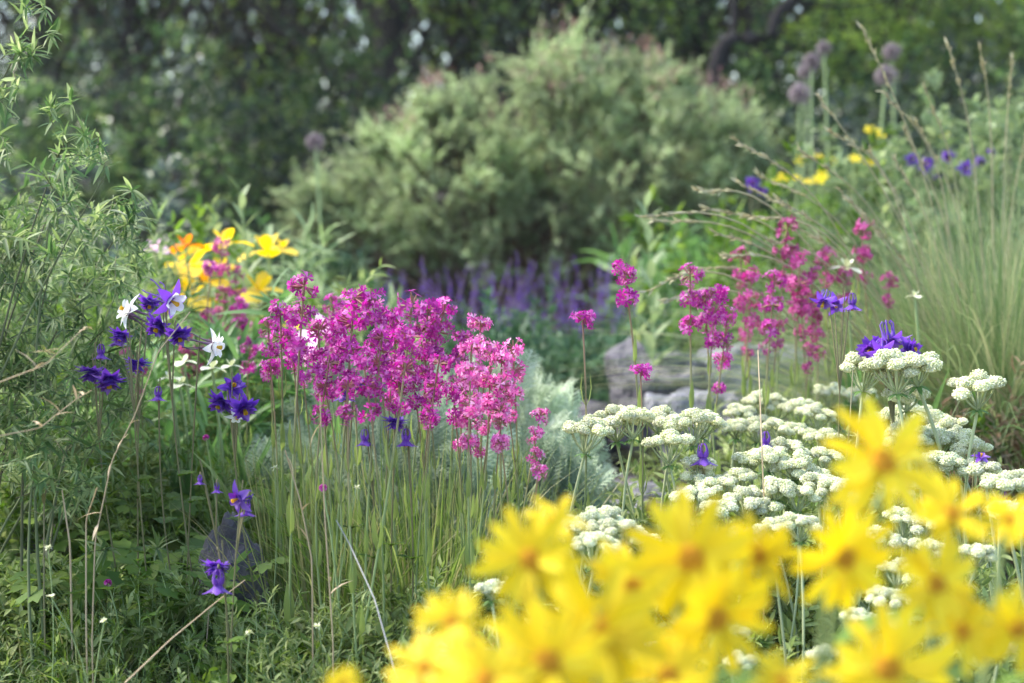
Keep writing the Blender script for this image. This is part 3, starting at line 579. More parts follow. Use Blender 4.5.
stalks([(582, 312, 'm1', 2.5), (623, 264, 'm2', 2.6), (640, 365, 'm1', 2.45), (690, 268, 'm3', 2.75), (718, 285, 'm3', 2.75), (728, 310, 'm4', 2.8), (705, 292, 'm2', 2.8)], 2.7, 'magenta catchfly stalk beside the boulders, {}', 'magenta catchfly stalks by the boulders')
stalks([(740, 250, 'w3', 3.2), (752, 270, 'w3', 3.1), (788, 221, 'w3', 3.2), (790, 250, 'w3', 3.2), (775, 275, 'm3', 2.9), (800, 255, 'w3', 3.1), (812, 270, 'w3', 3.2), (825, 250, 'w2', 3.3), (800, 285, 'w3', 3.1), (865, 222, 'w2', 3.4), (862, 248, 'w2', 3.4), (845, 270, 'w2', 3.3), (764, 300, 'w3', 3.1),
        (780, 320, 'w2', 3.1), (815, 310, 'w3', 3.2), (745, 330, 'w2', 3.2), (890, 275, 'w2', 3.4), (810, 345, 'w2', 3.1)], 3.1, 'wine pink catchfly stalk left of the oat grass, {}', 'wine pink catchfly stalks by the oat grass')
stalks([(222, 240, 'w2', 3.5), (235, 268, 'w3', 3.5), (212, 262, 'm1', 3.4), (224, 288, 'w3', 3.4), (208, 310, 'w2', 3.3), (185, 330, 'w3', 3.2), (200, 345, 'w2', 3.2), (238, 300, 'm3', 3.3), (128, 350, 'w2', 2.9), (140, 365, 'w2', 2.9), (232, 395, 'w2', 3.1), (250, 345, 'm2', 3.0)], 3.3,
       'blurred magenta catchfly stalk among the yellow irises, {}', 'magenta catchfly stalks among the irises')
for k in CF.values():
    for o, t in k: drop(o)
stalkless = []
for px, py, D in [(323, 488, 2.25), (108, 583, 2.35), (206, 438, 2.7)]:
    T = P(px, py, D); z = float(G(T[0], T[1])); r = empty('pink_bud', (T[0], T[1], z)); g = Geo(); n = 12; d = nrm(rng.normal(size=(n, 3)) + [0, 0, .6]); orient(FLOWER5, n, [0, 0, T[2] - z] + d * .003, d, np.full(n, .0045), g)
    put(r, 'petals', g.mesh('petals', M['magenta'])); g = Geo(); tubes(g, curve((0.02, 0, 0), (0, 0, T[2] - z), (.01, 0, 0), 6)[None], .0011, 4); put(r, 'stem', g.mesh('stem', M['pstem'])); tag(r, None, 'flower'); stalkless.append((px, r))
number(stalkless, 'tiny stray magenta flower low among green stems, {}', 'tiny stray magenta flowers')

# ------------------------------------------------------------------ cream buckwheat umbels
def puff(seed, r=.0074, n=150):
    global rng; keep = rng; rng = np.random.default_rng(seed); g = Geo(); i = np.arange(n) + .5; ph = np.arccos(1 - 1.45 * i / n); th = 2.39996 * i * 2
    d = np.stack([np.cos(th) * np.sin(ph), np.sin(th) * np.sin(ph), np.cos(ph)], 1); d += rng.normal(0, .07, d.shape)
    scatter(g, ICO, d * r * [1, 1, .72] * rng.uniform(.94, 1.05, (n, 1)), rng.normal(size=d.shape), rng.normal(size=d.shape), rng.uniform(.0008, .0012, n)); g.add(ICO2[0] * r * [.93, .93, .68], ICO2[1]); rng = keep; return g.mesh('floret_cluster', M['cream'])
PUFF = [puff(s) for s in range(4)]
def umbel(seed, nr, rad, rise, h, flat=.12):
    global rng; keep = rng; rng = np.random.default_rng(seed); r = empty('buckwheat_umbel', (0, 0, 0)); tip = np.array([rng.normal(0, .015), rng.normal(0, .015), h]); b = tip - [0, 0, rise]
    g = Geo(); tubes(g, curve((0, 0, 0), b, (rng.normal(0, .01), rng.normal(0, .01), 0), 8)[None], .0017, 5); st = put(r, 'stem', g.mesh('stem', M['ustem'])); g = Geo()
    pts = [(0, 0)] + [(rad * .55 + rng.normal(0, .002), 2 * math.pi * k / max(1, nr // 3) + .5) for k in range(nr // 3)] + [(rad * rng.uniform(.9, 1.08), 2 * math.pi * k / (nr - nr // 3 - 1) + rng.normal(0, .08)) for k in range(nr - nr // 3 - 1)]
    for q, a in pts:
        e = tip + [q * math.cos(a), q * math.sin(a), -flat * q * q / rad + rng.normal(0, .003)]; tubes(g, curve(b, e - [0, 0, .006], [q * math.cos(a) * .12, q * math.sin(a) * .12, -.001], 6)[None], np.linspace(.0011, .0008, 6), 4)
        s = rng.uniform(.85, 1.15); put(r, 'floret_cluster', PUFF[int(rng.integers(4))], tr(*(e - [0, 0, .008])) @ rot('Z', rng.uniform(0, 360)) @ rot('X', math.degrees(q / rad) * .3 * 0) @ sc(s))
    put(st, 'rays', g.mesh('rays', M['ustem'])); g = Geo(); n = 7; an = np.arange(n) * 2 * math.pi / n; scatter(g, LEAF, np.tile(b, (n, 1)), np.stack([np.cos(an), np.sin(an), -.2 + 0 * an], 1), [0, 0, 1.], .014); put(r, 'bracts', g.mesh('bracts', M['strap'])); rng = keep
    return r, tip
UB = [umbel(1, 12, .024, .040, .33), umbel(2, 10, .020, .034, .33), umbel(3, 14, .028, .042, .33), umbel(4, 9, .017, .028, .30), umbel(5, 7, .014, .024, .28)]
def umbels(lst, fmt):
    out = []
    for px, py, k, D in lst:
        pr = UB[k]; o = stand(pr[0], px, py, D, pr[1], None, .11); o.name = 'buckwheat_umbel'; tag(o, None, 'buckwheat'); s = rng.uniform(.9, 1.1)
        out.append((px, o))
    number(out, fmt, 'cream buckwheat umbels')
umbels([(590, 420, 0, 2.42), (612, 408, 2, 2.5), (632, 410, 1, 2.45), (655, 408, 1, 2.6)], 'cream buckwheat umbel on a tall stem nearest the gravel, {}')
umbels([(668, 432, 0, 2.4), (688, 412, 0, 2.45), (705, 412, 1, 2.5), (672, 415, 3, 2.55)], 'cream buckwheat umbel beside the lower violet columbine bloom, {}')
umbels([(975, 376, 1, 2.4)], 'flat cream umbel standing alone on a bent stem, {} before the oat grass')
umbels([(868, 358, 1, 2.5), (893, 352, 0, 2.45), (915, 355, 3, 2.45), (905, 385, 4, 2.5), (912, 425, 4, 2.5)], 'cream buckwheat umbel right beneath the large violet columbine, {}')
umbels([(740, 405, 3, 2.9), (760, 392, 0, 3.0), (778, 398, 2, 3.0), (800, 400, 0, 2.95), (735, 420, 3, 2.8), (820, 408, 1, 2.8), (835, 385, 2, 3.2), (860, 388, 0, 3.2), (780, 420, 1, 2.7), (800, 425, 0, 2.7), (825, 430, 0, 2.65), (755, 418, 0, 2.8)], 'cream buckwheat umbel in the back row of the mound, {}')
umbels([(895, 410, 0, 2.6), (912, 405, 2, 2.6), (930, 412, 0, 2.6), (945, 420, 1, 2.55), (960, 432, 1, 2.5), (935, 430, 0, 2.5), (915, 425, 1, 2.5), (970, 440, 3, 2.45), (900, 430, 0, 2.5), (940, 450, 4, 2.4), (955, 458, 3, 2.4)], 'cream buckwheat umbel right of the topmost yellow daisy, {}')
umbels([(700, 470, 3, 2.4), (735, 470, 0, 2.4), (690, 488, 0, 2.3), (715, 478, 1, 2.35), (745, 490, 2, 2.3), (765, 500, 3, 2.3), (720, 500, 4, 2.25), (770, 448, 3, 2.4), (790, 455, 1, 2.4), (750, 450, 4, 2.45), (810, 465, 0, 2.4), (790, 440, 1, 2.5), (830, 450, 1, 2.5), (820, 475, 1, 2.35), (800, 485, 1, 2.3), (780, 478, 4, 2.3), (835, 480, 1, 2.3), (700, 455, 4, 2.4)],
       'cream buckwheat umbel in the middle of the mound above the daisies, {}')
umbels([(585, 515, 0, 2.15), (605, 508, 1, 2.2), (620, 520, 1, 2.1), (640, 530, 4, 2.1), (600, 535, 2, 2.05), (565, 520, 3, 2.1), (490, 580, 4, 2.0)], 'cream buckwheat umbel behind the left yellow daisies, {}')
umbels([(905, 510, 0, 2.25), (925, 515, 1, 2.2), (900, 480, 1, 2.3), (885, 530, 0, 2.15), (930, 540, 3, 2.1), (900, 560, 0, 2.1), (885, 590, 0, 2.0), (910, 595, 1, 2.0), (920, 570, 3, 2.05), (895, 615, 3, 1.95), (980, 545, 3, 2.1), (770, 520, 0, 2.1), (800, 515, 1, 2.15), (745, 530, 1, 2.1), (860, 610, 0, 1.95)], 'cream buckwheat umbel seen between the yellow daisies, {}')
umbels([(985, 460, 4, 2.3), (1003, 475, 3, 2.2), (1020, 470, 3, 2.3), (1005, 500, 4, 2.1)], 'small cream umbel at the right edge, {}')
umbels([(740, 655, 3, 1.85), (460, 668, 3, 1.8), (655, 640, 4, 1.85), (820, 645, 4, 1.85), (1000, 640, 4, 1.85), (735, 625, 4, 1.9)], 'low cream umbel peeping out below the yellow daisies, {}')
for o, t in UB: drop(o)
# buckwheat leaves under the umbels
for i, (px, D, rx, h, w) in enumerate([(800, 2.6, .36, .26, 'under the middle'), (700, 2.45, .24, .24, 'under the left side'), (920, 2.45, .28, .24, 'under the right side'), (620, 2.35, .16, .20, 'beside the gravel end'), (830, 3.1, .35, .28, 'under the back row'), (860, 2.1, .3, .18, 'under the front'), (600, 2.0, .22, .17, 'at the front left')]):
    mound(px, D, rx, h, 260, LEAF, .032, M['weed2'], 'buckwheat_leaves', 'grey green buckwheat leaf cushion ' + w + ' of the cream mound', 'leaf cushion', nl=14, tl=.10)

# ------------------------------------------------------------------ columbines
def tubeT(path, rad, sides=6):
    g = Geo(); tubes(g, np.asarray(path, float)[None], np.asarray(rad, float), sides); return g.V[0], g.F
SEPAL = leafT([(0, .05), (.2, .18), (.5, .25), (.8, .15), (1, .02)], .30, .45)
SEPALS = comb([xf(xf(SEPAL, sc(.023)), rot('Z', a * 72 + 36) @ rot('Y', -14)) for a in range(5)])
def cupT(l=.013, flare=.55):
    base = leafT([(0, .18), (.3, .30), (.7, .36), (.93, .26), (1, .10)], .25, .7); out = []
    for a in range(5): out.append(xf(xf(base, sc(l)), rot('Z', a * 72) @ tr(.0035, 0, 0) @ rot('Y', -(90 - math.degrees(flare)))))
    return comb(out)
def spurT(l=.024, out=.009, hook=0.):
    p = np.array([(.0035, 0, .002), (.005, 0, -.002), (.0060, 0, -l * .4), (out - hook * .3, 0, -l * .8), (out - hook, 0, -l)])
    t = tubeT(p, [.0026, .0022, .0009, .0006, .0009]); return comb([xf(t, rot('Z', a * 72)) for a in range(5)])
STAM = comb([xf(tubeT([(0, 0, 0), (math.cos(a) * .0015, math.sin(a) * .0015, .008), (math.cos(a) * .002, math.sin(a) * .002, .0125)], [.0004, .0004, .0009], 3), np.eye(4)) for a in np.arange(9) * .7])
def tm(T, name, mat): g = Geo(); g.add(*T); return g.mesh(name, mat)
dbl = comb([xf(xf(SEPAL, sc(.013 + .0025 * (k % 3))), rot('Z', k * 41. + 13 * (k % 3)) @ rot('Y', -8 - 15 * (k // 6))) for k in range(34)])
CB = {'two': (tm(SEPALS, 'sepals', M['violet']), tm(cupT(.014), 'petals', M['white']), tm(spurT(.030, .012), 'spurs', M['violet']), tm(STAM, 'stamens', M['softyellow'])),
      'violet': (tm(SEPALS, 'sepals', M['violet']), tm(cupT(.012), 'petals', M['deepviolet']), tm(spurT(.017, .008, .004), 'spurs', M['violet']), tm(STAM, 'stamens', M['softyellow'])),
      'bell': (tm(comb([xf(xf(SEPAL, sc(.021)), rot('Z', a * 72 + 36) @ rot('Y', -52)) for a in range(5)]), 'sepals', M['violet']), tm(cupT(.013, .3), 'petals', M['deepviolet']), tm(spurT(.013, .006, .004), 'spurs', M['deepviolet']), tm(STAM, 'stamens', M['softyellow'])),
      'white': (tm(SEPALS, 'sepals', M['white']), tm(cupT(.014), 'petals', M['white']), tm(spurT(.034, .010), 'spurs', M['dusky']), tm(STAM, 'stamens', M['softyellow'])),
      'double': (tm(comb([xf(xf(SEPAL, sc(.016)), rot('Z', a * 72 + 36) @ rot('Y', -70)) for a in range(5)]), 'sepals', M['deepviolet']), tm(dbl, 'petals', M['violet']), tm(STAM, 'stamens', M['softyellow']), None)}
def columbine(px, py, D, blooms, label, base=None, leaves=True):
    """blooms: (kind, px, py, dD, facing vector, scale); a stalk with nodding or outward blooms"""
    T = P(px, py, D); z = float(G(T[0], T[1])); bx = T[0] + rng.normal(0, .03) if base is None else P(base, py, D)[0]; r = empty('columbine', (bx, T[1] + .02, z)); L = np.array(r.location)
    top = T - L; st = curve((0, 0, 0), top, (rng.normal(0, .012), 0, 0), 12); g = Geo(); tubes(g, st[None], np.linspace(.0016, .0010, 12), 5)
    for (kind, qx, qy, dD, f, s) in blooms:
        c = P(qx, qy, D + dD) - L; f = nrm(f); back = c - f * .016 * s; k = 8 if c[2] > top[2] * .7 else 5
        up = np.array([0, 0, .022 if f[2] < 0 else -.004]); p0 = st[k]; pm = back + up; t = np.linspace(0, 1, 8)[:, None]; cc = (1 - t) ** 2 * p0 + 2 * t * (1 - t) * pm + t ** 2 * back; tubes(g, cc[None], np.linspace(.0012, .0009, 8), 4)
        q = Vector(f.tolist()).to_track_quat('Z', 'Y').to_matrix().to_4x4(); Mx = tr(*c) @ np.array(q) @ rot('Z', rng.uniform(0, 72)) @ sc(s * (1.22 if kind == 'double' else 1.1 if kind == 'bell' else 1.0)); ms = CB[kind]; fl = put(r, 'sepals', ms[0], Mx)
        for m_, nm in zip(ms[1:], ('petals', 'spurs', 'stamens') if kind != 'double' else ('petals', 'stamens')):
            if m_: put(fl, nm, m_)
    put(r, 'stem', g.mesh('stem', M['dstem']))
    if leaves:
        g = Geo(); 
        for zf in (.3, .45, .62): 
            p = st[int(zf * 11)]; n = 5; an = rng.uniform(0, 6.28) + np.arange(n) * .6; scatter(g, OVAL, np.tile(p, (n, 1)), np.stack([np.cos(an), np.sin(an), .5 + 0 * an], 1), [0, 0, 1.], .024)
        put(r, 'leaves', g.mesh('leaves', M['weed']))
    tag(r, label, 'columbine', 'columbines'); return r
dn = (0, -.15, -1)
columbine(165, 282, 2.4, [('two', 170, 300, 0, (.75, -.55, -.35), 1.35), ('double', 160, 322, .02, (-.3, -.6, -.8), 1.1), ('double', 178, 332, .0, (.3, -.5, -.8), 1.0)], 'largest violet columbine with a white-centred bloom and swept-back spurs', 205)
columbine(128, 300, 2.45, [('white', 130, 312, 0, (-.8, -.4, .45), 1.25), ('double', 122, 332, .05, (-.2, -.4, -1), .9)], 'columbine with an upturned white bloom left of the largest violet one')
columbine(200, 335, 2.42, [('white', 212, 346, 0, (.95, -.25, -.15), 1.2)], 'columbine with a sideways white bloom and dusky spurs')
columbine(95, 342, 2.45, [('double', 92, 368, 0, dn, 1.15), ('double', 108, 376, -.02, (.2, -.4, -1), 1.2), ('bell', 101, 352, .03, dn, .8)], 'violet columbine hanging in front of the narrow-leaved shrub')
columbine(140, 340, 2.5, [('double', 137, 360, 0, dn, 1.05), ('bell', 118, 338, .06, dn, .9), ('double', 150, 300, .05, (0, -.5, -.8), .9)], 'violet columbine just right of the hanging one by the shrub')
columbine(160, 378, 2.45, [('bell', 158, 394, 0, dn, .75)], 'small single violet columbine bloom below the largest one')
columbine(232, 372, 2.42, [('double', 222, 398, 0, (-.3, -.5, -.8), 1.1), ('double', 243, 405, -.02, (.3, -.6, -.6), 1.1), ('double', 233, 388, .02, (.2, -.6, .3), 1.0), ('white', 236, 415, 0, (.2, -.7, -.6), .7)], 'dense violet and white columbine cluster left of the magenta mass')
columbine(243, 480, 2.2, [('violet', 240, 498, 0, (-.55, -.6, -.15), 1.05), ('bell', 246, 508, .02, dn, .8)], 'open violet columbine bloom above the grey rock')
columbine(200, 460, 2.25, [('bell', 200, 480, 0, dn, .45), ('bell', 217, 488, .02, dn, .5)], 'columbine stalk with two small dusky closed buds')
columbine(222, 540, 2.15, [('double', 217, 562, 0, (0, -.3, -1), .95), ('bell', 218, 582, -.02, dn, 1.05)], 'deep violet columbine bloom low beside the rock, lowest of all')
columbine(345, 375, 2.35, [('bell', 345, 392, 0, dn, .95), ('double', 357, 380, 0, dn, .8)], 'paired violet columbine blooms inside the magenta mass')
columbine(368, 425, 2.32, [('bell', 365, 438, 0, dn, .82)], 'single nodding violet columbine bloom below the mass, leftmost')
columbine(398, 405, 2.33, [('double', 396, 418, 0, dn, .95)], 'dark open columbine bloom below the mass, middle')
columbine(408, 428, 2.32, [('bell', 406, 438, 0, dn, .88)], 'single nodding violet columbine bloom below the mass, rightmost')
columbine(888, 335, 2.5, [('double', 872, 348, 0, (-.4, -.8, -.3), 1.05), ('violet', 889, 338, .01, (.1, -.3, -.9), 1.5), ('double', 906, 350, 0, (.7, -.6, .1), 1.1), ('violet', 882, 350, -.03, (-.1, -.7, -.7), 1.1)], 'large violet columbine cluster above the cream umbels at the right')
columbine(845, 290, 2.6, [('violet', 824, 300, 0, (-.3, -.5, -.8), 1.0), ('violet', 835, 304, .02, (0, -.8, -.3), .9), ('bell', 852, 302, 0, dn, .95)], 'small violet columbine blooms in front of the wine pink catchflies')
columbine(700, 440, 2.38, [('bell', 703, 455, 0, dn, 1.1)], 'single violet columbine bloom behind the left daisies, above cream umbels')
columbine(766, 430, 2.5, [('bell', 766, 441, 0, dn, .95)], 'single violet columbine bloom in the middle of the cream mound')
columbine(975, 452, 2.3, [('violet', 981, 458, 0, (0, -.4, .8), .6), ('bell', 1004, 498, 0, dn, .6)], 'small mauve columbine blooms at the right edge below the tall umbel')
columbine(960, 150, 4.9, [('double', 948, 155, 0, (0, -.5, -.8), 1.1), ('double', 980, 160, .1, (0, -.5, -.8), 1.0), ('double', 990, 152, .1, (.3, -.5, -.8), .9), ('double', 965, 168, 0, (0, -.8, 0), 1.2)], 'blurred blue violet blooms above the oat grass at the right')
columbine(920, 158, 5.0, [('double', 925, 165, 0, (0, -.8, .2), 1.3), ('double', 912, 160, .1, (0, -.8, .2), 1.2), ('double', 938, 172, .1, (0, -.8, .2), 1.2)], 'blurred violet blooms left of the blue violet ones above the grass')
columbine(752, 180, 5.6, [('double', 752, 184, 0, (0, -.8, .2), 1.3), ('double', 762, 190, 0, (0, -.8, .2), 1.1)], 'blurred violet bloom at the right foot of the round shrub')

# ------------------------------------------------------------------ yellow daisies in front
def rayT():
    p = leafT([(0, .05), (.18, .085), (.45, .132), (.72, .128), (.9, .08), (1.0, .012)], .16, .35); return p
RAY = rayT()
def daisy_meshes(seed, n=13, L=.041):
    global rng; keep = rng; rng = np.random.default_rng(seed); g = Geo()
    for lay in range(2):
        m = n if lay == 0 else 4; an = np.arange(m) * 2 * math.pi / m + rng.normal(0, .07, m) + lay * .2; tilt = rng.uniform(-.22, .42, m) + lay * .18
        d = np.stack([np.cos(an) * np.cos(tilt), np.sin(an) * np.cos(tilt), np.sin(tilt)], 1); scatter(g, RAY, d * .006, d, [0, 0, 1.], L * rng.uniform(.74, 1.12, m) * (1 - .12 * lay), L * rng.uniform(.95, 1.15, m), L)
    pet = g.mesh('petals', M['yellow']); g = Geo(); N = 120; i = np.arange(N) + .5; ph = np.arccos(1 - i / N); th = 2.39996 * i; d = np.stack([np.cos(th) * np.sin(ph), np.sin(th) * np.sin(ph), np.cos(ph) * .5], 1)
    scatter(g, ICO, d * .0088 + [0, 0, .001], rng.normal(size=d.shape), rng.normal(size=d.shape), .0010); g.add(*[ICO2[0] * [.0087, .0087, .0038] + [0, 0, .0008], ICO2[1]]); disc = g.mesh('disc', M['disc'])
    g = Geo(); m = 16; an = np.arange(m) * 2.4; d = np.stack([np.cos(an), np.sin(an), .3 + 0 * an], 1); scatter(g, LEAF, d * .002 - [0, 0, .006], d, [0, 0, 1.], .015); cal = g.mesh('bracts', M['pstem']); rng = keep; return pet, disc, cal
DM = [daisy_meshes(s, 13 - s % 2) for s in range(5)]
def daisy(i, px, py, D, s, f, label):
    D *= 1.10; s *= .90; c = P(px, py, D); f = nrm(f); base = np.array([c[0] + rng.normal(0, .03), c[1] + .05 + rng.normal(0, .03), 0]); base[2] = float(G(base[0], base[1])); r = empty('yellow_daisy', base); c = c - base
    b = c - f * .007 * s; t = np.linspace(0, 1, 14)[:, None]; m1 = b - f * .09; m1[2] = min(m1[2], b[2] - .03); p = (1 - t) ** 3 * 0 + 3 * t * (1 - t) ** 2 * (m1 * [.4, .4, .5]) + 3 * t ** 2 * (1 - t) * m1 + t ** 3 * b
    g = Geo(); tubes(g, p[None], np.linspace(.0035, .0022, 14), 6); put(r, 'stem', g.mesh('stem', M['pstem']))
    for zf in (5, 8):
        g = Geo(); a = rng.uniform(0, 6.28); scatter(g, LEAF, p[zf], [math.cos(a), math.sin(a), .5], [0, 0, 1.], rng.uniform(.06, .09)); put(r, 'leaf', g.mesh('leaf', M['weed']))
    q = np.array(Vector(f.tolist()).to_track_quat('Z', 'Y').to_matrix().to_4x4()); Mx = tr(*c) @ q @ rot('Z', rng.uniform(0, 360)) @ sc(s); me = DM[i % 5]; h = put(r, 'petals', me[0], Mx); put(h, 'disc', me[1]); put(h, 'bracts', me[2]); tag(r, label, 'daisy', 'yellow daisies'); return r
DL = [(882, 462, 1.02, 1.1, (.35, -.8, .55), 'topmost yellow daisy, reaching above the cream mound'), (690, 558, 1.0, 1.08, (0, -1, .15), 'yellow daisy with upright petals, highest of the middle group'),
      (845, 558, 1.0, .90, (.1, -1, -.1), 'yellow daisy directly below the topmost one'), (597, 632, .95, 1.12, (0, -1, .2), 'biggest face-on yellow daisy in the left group'),
      (531, 560, 1.02, .92, (-.15, -1, .2), 'upper left yellow daisy with a dark orange disc'), (452, 622, 1.0, .62, (-.3, -.9, .4), 'small leftmost full yellow daisy beside the grassy stems'),
      (555, 520, 1.08, .62, (.2, -.3, .9), 'small yellow daisy peeking over the upper left one'), (716, 618, .98, .95, (.2, -1, 0), 'yellow daisy below the highest one of the middle group'),
      (757, 556, 1.04, .80, (.5, -.9, .2), 'yellow daisy turned right, touching the upright-petalled one'), (632, 585, 1.06, .85, (.1, -.8, .5), 'yellow daisy tucked behind the biggest face-on one'),
      (548, 662, .93, 1.0, (-.2, -1, .1), 'yellow daisy at the lower edge under the biggest one'), (425, 668, .95, .68, (-.3, -.7, .6), 'lower left corner yellow daisy of the group'),
      (935, 585, 1.0, .86, (.3, -.9, .3), 'yellow daisy with drooping petals right of the central gap'), (952, 515, 1.04, .74, (0, -.7, .7), 'yellow daisy seen from its side at the upper right'),
      (1010, 520, 1.06, .52, (-.1, -.7, .6), 'small yellow daisy near the right edge, above the others'), (888, 668, .95, .98, (0, -1, .25), 'yellow daisy in the lower right with broad petals'),
      (1018, 628, 1.0, .74, (.1, -1, .1), 'yellow daisy cut by the right edge'), (962, 632, 1.0, .70, (.2, -.9, .3), 'yellow daisy between the lower right one and the edge one'),
      (782, 682, .97, .60, (0, -.6, .8), 'small yellow daisy at the bottom edge, in the centre'), (668, 676, .97, .80, (0, -.8, .5), 'bottom edge yellow daisy right of the biggest one'),
      (345, 684, .98, .32, (0, -.9, .4), 'tiny yellow bloom alone at the bottom edge'), (915, 455, 1.08, .62, (.6, -.4, .6), 'yellow daisy half hidden right behind the topmost one'), (486, 680, .92, .8, (-.1, -.9, .5), 'yellow daisy at the bottom edge, left of the lowest big one')]
for i, q in enumerate(DL): daisy(i, *q)
mound(740, 1.25, .30, .22, 120, LEAF, .06, M['weed'], 'daisy_leaves', 'broad green leaves under the yellow daisies', 'leaf cushion', nl=10)

# ------------------------------------------------------------------ yellow irises, orange bloom, pale petals
def iris_bloom(s):
    fall = leafT([(0, .08), (.3, .28), (.65, .46), (.9, .36), (1, .10)], .55, .15); stn = leafT([(0, .08), (.4, .28), (.75, .3), (1, .08)], -.25, .4); T = []
    for a in range(3): T.append(xf(xf(fall, sc(.05 * s)), rot('Z', a * 120) @ rot('Y', -18))); T.append(xf(xf(stn, sc(.036 * s)), rot('Z', a * 120 + 60) @ rot('Y', -38)))
    return comb(T)
IB = {'y': tm(iris_bloom(1.2), 'petals', M['softyellow']), 'o': tm(iris_bloom(.8), 'petals', M['orange']), 'p': tm(iris_bloom(1.1), 'petals', M['palepink']), 'w': tm(iris_bloom(.55), 'petals', M['cream'])}
def iris(px, py, D, k, s, label, cat='iris', name='iris'):
    T = P(px, py, D); z = float(G(T[0], T[1])); r = empty(name, (T[0] + .02, T[1], z)); c = T - np.array(r.location); g = Geo(); tubes(g, curve((0, 0, 0), c - [0, 0, .003], (.01, 0, 0), 8)[None], np.linspace(.004, .0025, 8), 5); put(r, 'stem', g.mesh('stem', M['pstem']))
    put(r, 'petals', IB[k], tr(*c) @ rot('Z', rng.uniform(0, 360)) @ rot('X', rng.uniform(-15, 15)) @ sc(s)); g = Geo(); a = rng.uniform(0, 6.28, 4); scatter(g, STRAP, np.zeros((4, 3)), np.stack([np.cos(a) * .25, np.sin(a) * .25, 1 + 0 * a], 1), np.stack([np.cos(a), np.sin(a), 0 * a], 1), c[2] * .7, .16); put(r, 'leaves', g.mesh('leaves', M['strap'])); tag(r, label, cat)
for q in [(186, 246, 3.7, 'o', 1.0, 'orange bloom left of the yellow irises'), (268, 252, 4.0, 'y', 1.15, 'yellow iris at the right end of its group, upper bloom'), (260, 292, 3.8, 'y', 1.15, 'yellow iris directly below the upper right bloom'),
          (192, 266, 3.8, 'y', 1.2, 'yellow iris below the orange bloom'), (205, 282, 3.8, 'y', 1.1, 'yellow iris in the centre of its group'), (226, 244, 3.8, 'y', .95, 'yellow iris beside the tall grey green leafy stem, uppermost'),
          (190, 298, 3.7, 'y', 1.15, 'lowest yellow iris at the left of its group'), (180, 264, 3.9, 'y', .8, 'leftmost small yellow iris'), (282, 248, 4.2, 'y', .6, 'small yellow iris touching the right-hand upper bloom'), (222, 268, 4.1, 'y', .7, 'yellow iris half covered by blurred magenta blooms'),
          (290, 326, 3.4, 'y', .45, 'tiny yellow iris behind the left catchfly stalks'), (176, 312, 3.6, 'o', .6, 'small orange bloom behind the largest violet columbine'), (326, 335, 2.95, 'p', 1.0, 'pale pink iris behind the magenta mass, upper bloom'), (312, 352, 3.0, 'p', .8, 'pale pink iris behind the magenta mass, lower bloom'),
          (155, 250, 3.9, 'p', .7, 'pale pink iris behind the largest violet columbine'), (212, 368, 2.9, 'w', .8, 'cream bellflower above the columbine cluster'), (231, 366, 2.9, 'w', .7, 'cream bellflower immediately left of the magenta group'), (180, 385, 2.9, 'w', .9, 'cream bellflower beside the dry stalk'), (184, 362, 3.0, 'w', .8, 'cream bellflower under the sideways white columbine'), (170, 378, 2.9, 'w', .7, 'cream bellflower just left of the one beside the dry stalk'),
          (846, 268, 3.3, 'w', 1.1, 'white bloom among the wine pink catchflies'), (915, 296, 3.2, 'w', .6, 'tiny white bloom before the oat grass blades')]: iris(*q)

# ------------------------------------------------------------------ alliums gone over
def allium_mesh():
    g = Geo(); n = 120; i = np.arange(n) + .5; ph = np.arccos(1 - 2 * i / n); th = 2.39996 * i; d = np.stack([np.cos(th) * np.sin(ph), np.sin(th) * np.sin(ph), np.cos(ph)], 1); Pt = np.stack([d * .004, d * .04], 1); tubes(g, Pt, .0009, 3); orient(FLOWER5, n, d * rng.uniform(.034, .044, (n, 1)), d + rng.normal(0, .5, d.shape), np.full(n, .0065), g); return g.mesh('flower_head', M['allium'])
AM = allium_mesh(); its = []
for px, py, D, s in [(315, 142, 6.2, .95), (800, 94, 6.0, 1.1), (812, 62, 6.2, .95), (824, 48, 6.3, .8), (806, 72, 6.6, .9), (886, 76, 6.0, 1.1), (892, 52, 6.3, .95)]:
    T = P(px, py, D); z = float(G(T[0], T[1])); r = empty('allium', (T[0] + rng.normal(0, .03), T[1], z)); c = T - np.array(r.location); g = Geo(); tubes(g, curve((0, 0, 0), c, (rng.normal(0, .02), 0, 0), 10)[None], .005, 5); put(r, 'stem', g.mesh('stem', M['pstem'])); put(r, 'flower_head', AM, tr(*c) @ sc(s * .85)); tag(r, None, 'allium'); its.append((px, r))
number(its[:1], 'faded globe allium left of the round shrub, {}', 'faded globe alliums'); number(its[1:5], 'faded globe allium right of the round shrub, {}', 'faded globe alliums'); number(its[5:], 'faded globe allium above the oat grass, {}', 'faded globe alliums')

